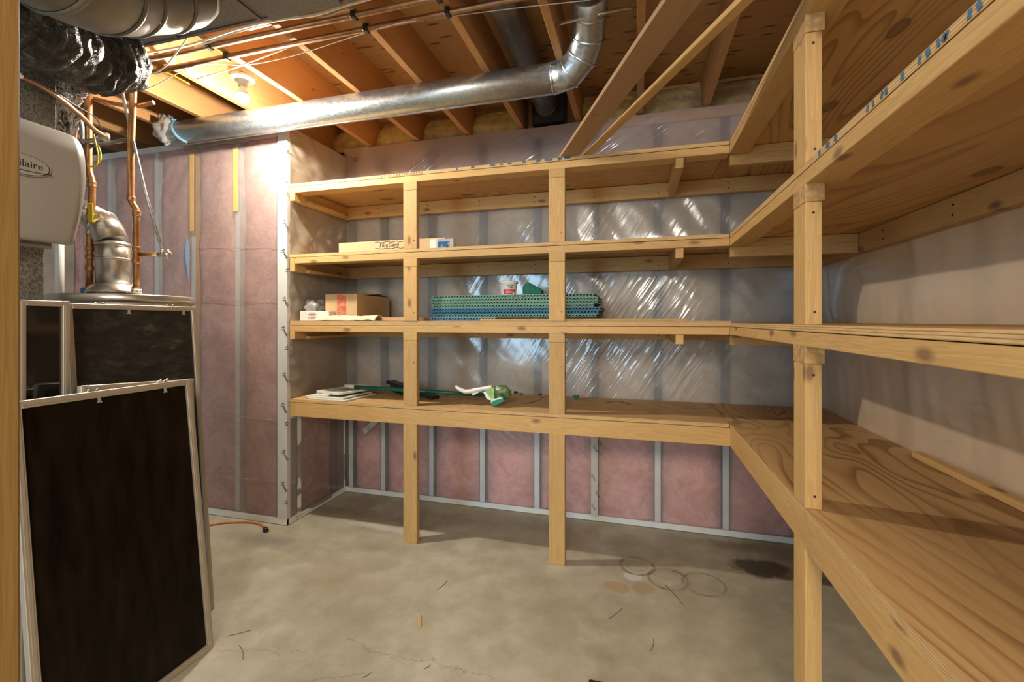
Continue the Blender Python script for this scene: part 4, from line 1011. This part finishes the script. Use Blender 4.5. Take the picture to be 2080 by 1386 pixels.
# tub
tc = aY(1032.5, 600, Yp+.08); TB = thing('plastic_tub', 'small white plastic tub with red label standing on the panel stack', 'tub', (tc.x, tc.y, ztop))
MB().lathe([(0, 0), (.044, 0), (.046, .003), (.053, .070), (0, .070)], (tc.x, tc.y, ztop), 36).build('tub_body', 'white', TB)
MB().lathe([(0, .070), (.0575, .070), (.059, .073), (.059, .080), (.056, .084), (.048, .085), (0, .085)], (tc.x, tc.y, ztop), 36).build('tub_lid', 'white', TB)
def lab(a0, a1, h0, h1, mat, nm):
    def f(a_, b_):
        th = a0+(a1-a0)*a_; h = h0+(h1-h0)*b_; r = .0463+(.053-.0463)*h/.070+.0006
        return Vector((tc.x+r*math.sin(th), tc.y-r*math.cos(th), ztop+h))
    return MB().grid(f, 16, 2).build(nm, mat, RL or TB)
RL = None
RL = lab(-.35, 1.2, .006, .034, 'redlabel', 'red_label')
lab(.0, 1.1, .020, .0225, 'white', 'label_line'); lab(.0, 1.1, .012, .014, 'white', 'label_line')
mb = MB(); text_bm(mb, 'TSP', .017, frame4(Vector((tc.x+.026, tc.y-.0475, ztop+.044)), (.90, .43, 0), (0, 0, 1), (.43, -.90, 0)), ext=.002)
text_bm(mb, 'contractor', .009, frame4(Vector((tc.x+.026, tc.y-.0485, ztop+.058)), (.90, .43, 0), (0, 0, 1), (.43, -.90, 0)), ext=.002)
mb.build('label_text', 'ink', RL)
sc0 = aY(1063, 607, Yp+.07).x; sc1 = aY(1101, 607, Yp+.07).x; yq = Yp+.05
mb = MB(); mb.prism([Vector((sc0, yq, ztop+.0025)), Vector((sc1, yq, ztop+.0025)), Vector((sc1, yq, ztop+.028)), Vector((sc1-.03, yq, ztop+.045)), Vector((sc0+.028, yq, ztop+.075)), Vector((sc0, yq, ztop+.048))], (0, .07, 0))
bmesh.ops.bevel(mb.bm, geom=mb.bm.edges[:], offset=.003, segments=2, affect='EDGES')
tag(mb.build('scouring_pad', 'green_sponge'), 'folded dark green scouring pad on the panel stack, right of the tub', 'sponge')
ww = aY(1050, 612, Yp-.006); ring = [Vector((ww.x+.030*math.cos(k/20*2*PI), Yp-.006-.002*math.cos(k), ztop-.012+.022*math.sin(k/20*2*PI))) for k in range(-4, 14)]
tag(MB().tube(ring+[Vector((ww.x+.045, Yp+.01, ztop+.0025)), Vector((ww.x+.10, Yp+.03, ztop+.003))], .0012, 6).build('thin_wire', 'steel'), 'thin curled wire hanging off the panel stack below the tub', 'wire')

# bottom shelf: vent frames
def vent(cx_, cy_, w, d, rz, z, label, louv=True, th=.016):
    r = thing('vent_cover', label, 'vent cover', (cx_, cy_, z)); Mx = Matrix.Translation((cx_, cy_, z)) @ Matrix.Rotation(rz, 4, 'Z')
    for (x0, x1, y0, y1) in ((-w/2, w/2, -d/2, -d/2+.022), (-w/2, w/2, d/2-.022, d/2), (-w/2, -w/2+.022, -d/2+.022, d/2-.022), (w/2-.022, w/2, -d/2+.022, d/2-.022)):
        pass
    mb = MB()
    for (x0, x1, y0, y1) in ((-w/2, w/2, -d/2, -d/2+.022), (-w/2, w/2, d/2-.022, d/2), (-w/2, -w/2+.022, -d/2+.022, d/2-.022), (w/2-.022, w/2, -d/2+.022, d/2-.022)): mb.box(x0, x1, y0, y1, 0, th, M4=Mx, bev=.002)
    mb.build('vent_frame', 'vent_white', r)
    mb = MB(); mb.box(-w/2+.02, w/2-.02, -d/2+.02, d/2-.02, .002, th*.5, M4=Mx)
    if louv:
        for k in range(8):
            yy = -d/2+.04+k*(d-.08)/8; mb.box(-w/2+.024, w/2-.024, yy, yy+.004, th*.5, th*.8, M4=Mx)
    mb.build('vent_grille', 'vent_mesh', r); return r
v0 = aZ(655, 800, z4)
v1 = vent(-1.90, YF+.165, .31, .30, math.radians(-6), z4+.0005, 'white vent cover, lowest of the stack at the left end of bottom shelf', th=.010)
v2 = vent(-1.93, YF+.175, .30, .30, math.radians(-4), z4+.011, 'white vent cover in the middle of the stack at left of bottom shelf', th=.010)
v3 = vent(-1.895, YF+.235, .22, .36, math.radians(-14), z4+.032, 'white grille frame tipped on top of the vent cover stack', th=.016)
p = aZ(625, 805, z4); tag(MB().box(-2.04, -1.92, YF+.045, YF+.07, z4+.0215, z4+.031, bev=.002).build('white_strip', 'vent_white'), 'short white plastic strip lying on the front of the vent covers', 'strip')
# green pole + brush head
pA = aY(701, 785, YF+.215); pB = aY(985, 803, YF+.25)
PO = thing('extension_pole', 'long dark green pole with white tip lying along the bottom shelf', 'pole', (pA.x, pA.y, z4))
d = (pB-pA).normalized()
MB().tube([pA+d*.06, pB], .0125, 18).build('pole_shaft', 'green_pole', PO)
MB().tube([pA, pA+d*.075], .0145, 18).build('pole_tip', 'white', PO)
bh = thing('brush_head', 'black floor brush head resting on the green pole, behind the first post', 'brush', (-1.38, YF+.33, z4))
b0 = aY(792, 775, YF+.40); b1 = aY(885, 808, YF+.24)
mb = MB(); dd = (b1-b0).normalized(); sdv = Vector((0, 0, 1)).cross(dd).normalized(); mb.box(0, (b1-b0).length, -.035, .035, -.012, .010, M4=frame4(b0, dd, sdv, dd.cross(sdv)), bev=.004); mb.build('brush_block', 'black', bh)
mb = MB()
for k in range(14): 
    q = b0+dd*(.03+k*.022); 
    if q.z-.012 > z4+.004: mb.tube([q, Vector((q.x-.01, q.y-.02, max(z4+.001, q.z-.055)))], [.010, .013], 8)
mb.build('bristles', 'black', bh)
tag(MB().box(*(lambda q: (q.x-.03, q.x+.05, q.y-.03, q.y+.03, z4, z4+.004))(aZ(765, 796, z4))).build('paper_scrap', 'vent_mesh'), 'small grey paper scrap on the bottom shelf under the green pole', 'paper')
# scrub brush in packaging
Yk = YF+.12
SB = thing('scrub_brush', 'white handled scrub brush in green packaging lying on the bottom shelf', 'brush', aY(985, 812, Yk)*1)
def K(u, v, y=Yk): return aY(u, v, y)
hp = smooth_path([K(925.5, 784), K(931, 789), K(943, 795), K(955, 795), K(968, 792), K(985, 789), K(1000, 786)], 4)
MB().tube(hp, [.010+.006*min(1, i/6) for i in range(len(hp))], 14, flat=.8).build('handle', 'white', SB)
mb = MB(); mb.prism([K(953, 795), K(976, 787), K(983, 792), K(961, 804)], (0, .006, 0)); mb.build('backing_card', 'white', SB)
mb = MB(); mb.prism([K(981, 796, Yk-.01), K(989, 811, Yk-.012), K(1000, 815, Yk-.012), K(1003, 812, Yk-.012), K(992, 796, Yk-.01)], (0, .04, 0)); mb.build('package_base', 'white', SB)
mb = MB(); mb.prism([K(985, 794, Yk-.018), K(1003, 787, Yk-.018), K(1004, 812, Yk-.018), K(998, 813, Yk-.018)], (0, .045, 0)); mb.build('package_band', 'lime', SB)
def pk(a_, b_):
    th = a_*2*PI; ph = (b_-.5)*PI; c0 = K(1019, 797, Yk+.01); n = 1+.22*noise.noise(Vector((math.cos(th)*2.4, math.sin(th)*2.4, ph*2.2)))
    return c0+Vector((.056*math.cos(th)*math.cos(ph), .035*math.sin(th)*math.cos(ph), .040*math.sin(ph)))*n
MB().grid(pk, 24, 14).build('brush_package', 'pack_dark', SB)
mb = MB(); mb.prism([K(997, 821, Yk-.035), K(1001, 815, Yk-.035), K(1021, 809, Yk-.035), K(1025, 814, Yk-.035), K(1004, 825, Yk-.035)], (0, .035, 0)); mb.build('scrub_pad', 'teal', SB)
mb = MB(); mb.prism([K(996, 819, Yk-.030), K(1000, 812, Yk-.030), K(1020, 807, Yk-.030), K(1021, 810, Yk-.030)], (0, .030, 0)); mb.build('pad_holder', 'white', SB)
# dark leaf-like debris
def debris(u, v, s, lab_, mat='black'):
    c0 = aZ(u, v, z4); 
    f = lambda a_, b_: c0+Vector((s*(1+.5*noise.noise(Vector((a_*5, b_*4, u))))*math.cos(a_*2*PI)*math.sin(b_*PI), s*.6*math.sin(a_*2*PI)*math.sin(b_*PI), s*.55*(1-math.cos(b_*PI))*(1+.3*noise.noise(Vector((a_*6, b_*5, u+3))))))
    tag(MB().grid(f, 14, 10).build('dry_debris', mat), lab_, 'debris')
debris(1048, 800, .016, 'dark shrivelled scrap on the bottom shelf just right of the scrub brush')
debris(1058, 803, .014, 'dark grey scrap beside the shrivelled one, second right of the brush', 'green_sponge')
debris(1097, 804, .013, 'tiny dark scrap on bottom shelf immediately left of the second post')
debris(1170, 810, .020, 'dark green crumpled scrap on the bottom shelf right of the second post', 'green_sponge')
for (u0, v0, u1, v1, um, vm, lab_) in ((1065, 820, 1102, 807, 1090, 815, 'thin dark curved crack line of twine left of second post on bottom shelf'), (1232, 818, 1281, 822, 1255, 815, 'thin dark twine piece on bottom shelf right of the second post')):
    wire('twine', [aZ(u0, v0, z4+.002), aZ(um, vm, z4+.002), aZ(u1, v1, z4+.002)], .0015, 'ink', lab_.replace('crack line of ', ''), 'twine')

# ------------------------------------------------------------------ on the floor
EC = thing('power_cord', 'orange extension cord end with black plug on the floor before insulated wall', 'cord', aZ(500, 1066, 0))
cpt = smooth_path([aZ(u, v, .007) for u, v in ((380, 1072), (427, 1067), (450, 1063), (490, 1061), (515, 1062), (530, 1066), (537, 1073))], 6)
MB().tube(cpt, .0065, 10).build('cord_jacket', 'orange', EC)
q0 = cpt[-1]; q1 = aZ(541, 1079, .010); mb = MB(); mb.tube([q0, q0+(q1-q0)*.5, q1], [.010, .017, .015], 12); mb.build('plug', 'black', EC)
a = aZ(853, 1250, 0); b = aZ(853, 1275, 0)
board('wood_splinter', a+Vector((0, 0, .0005)), b+Vector((0, 0, .0005)), .014, .004, 'pinex', 'small flat wood splinter lying on the concrete floor in the foreground')
for k, (u0, v0, u1, v1, lab_) in enumerate(((460, 1293, 510, 1281, 'dry grass blade on the floor right of the frontmost screen'), (486, 1312, 493, 1340, 'short curved straw on the floor near the frontmost screen corner'),
        (888, 1199, 908, 1180, 'thin straw on the floor between the two front posts'), (737, 1377, 752, 1367, 'short dark straw at the bottom edge of floor'), (862, 1359, 874, 1350, 'short dark twig at the foreground floor below the splinter'),
        (1236, 1258, 1264, 1236, 'long thin straw on the floor left of the ring stains'), (1322, 1322, 1327, 1298, 'upright-looking straw on the floor centre right foreground'))):
    a = aZ(u0, v0, .0015); b = aZ(u1, v1, .0015); m_ = (a+b)/2+Vector((.006, .004, 0))
    wire('straw', [a, m_, b], .0013, 'grey_ink', lab_, 'straw', 4, 6)
a = aZ(1352, 1190, .002); wire('twine', [a, aZ(1372, 1210, .002), aZ(1387, 1229, .002)], .0018, 'grey_ink', 'dark twine tail trailing from the ring stains on the floor', 'twine')
q = aZ(1212, 1400, 0); tag(MB().box(q.x-.03, q.x+.035, q.y-.03, q.y+.025, 0, .012, bev=.003).build('rubber_scrap', 'black'), 'black rubber scrap at the very bottom edge of the floor', 'rubber piece')
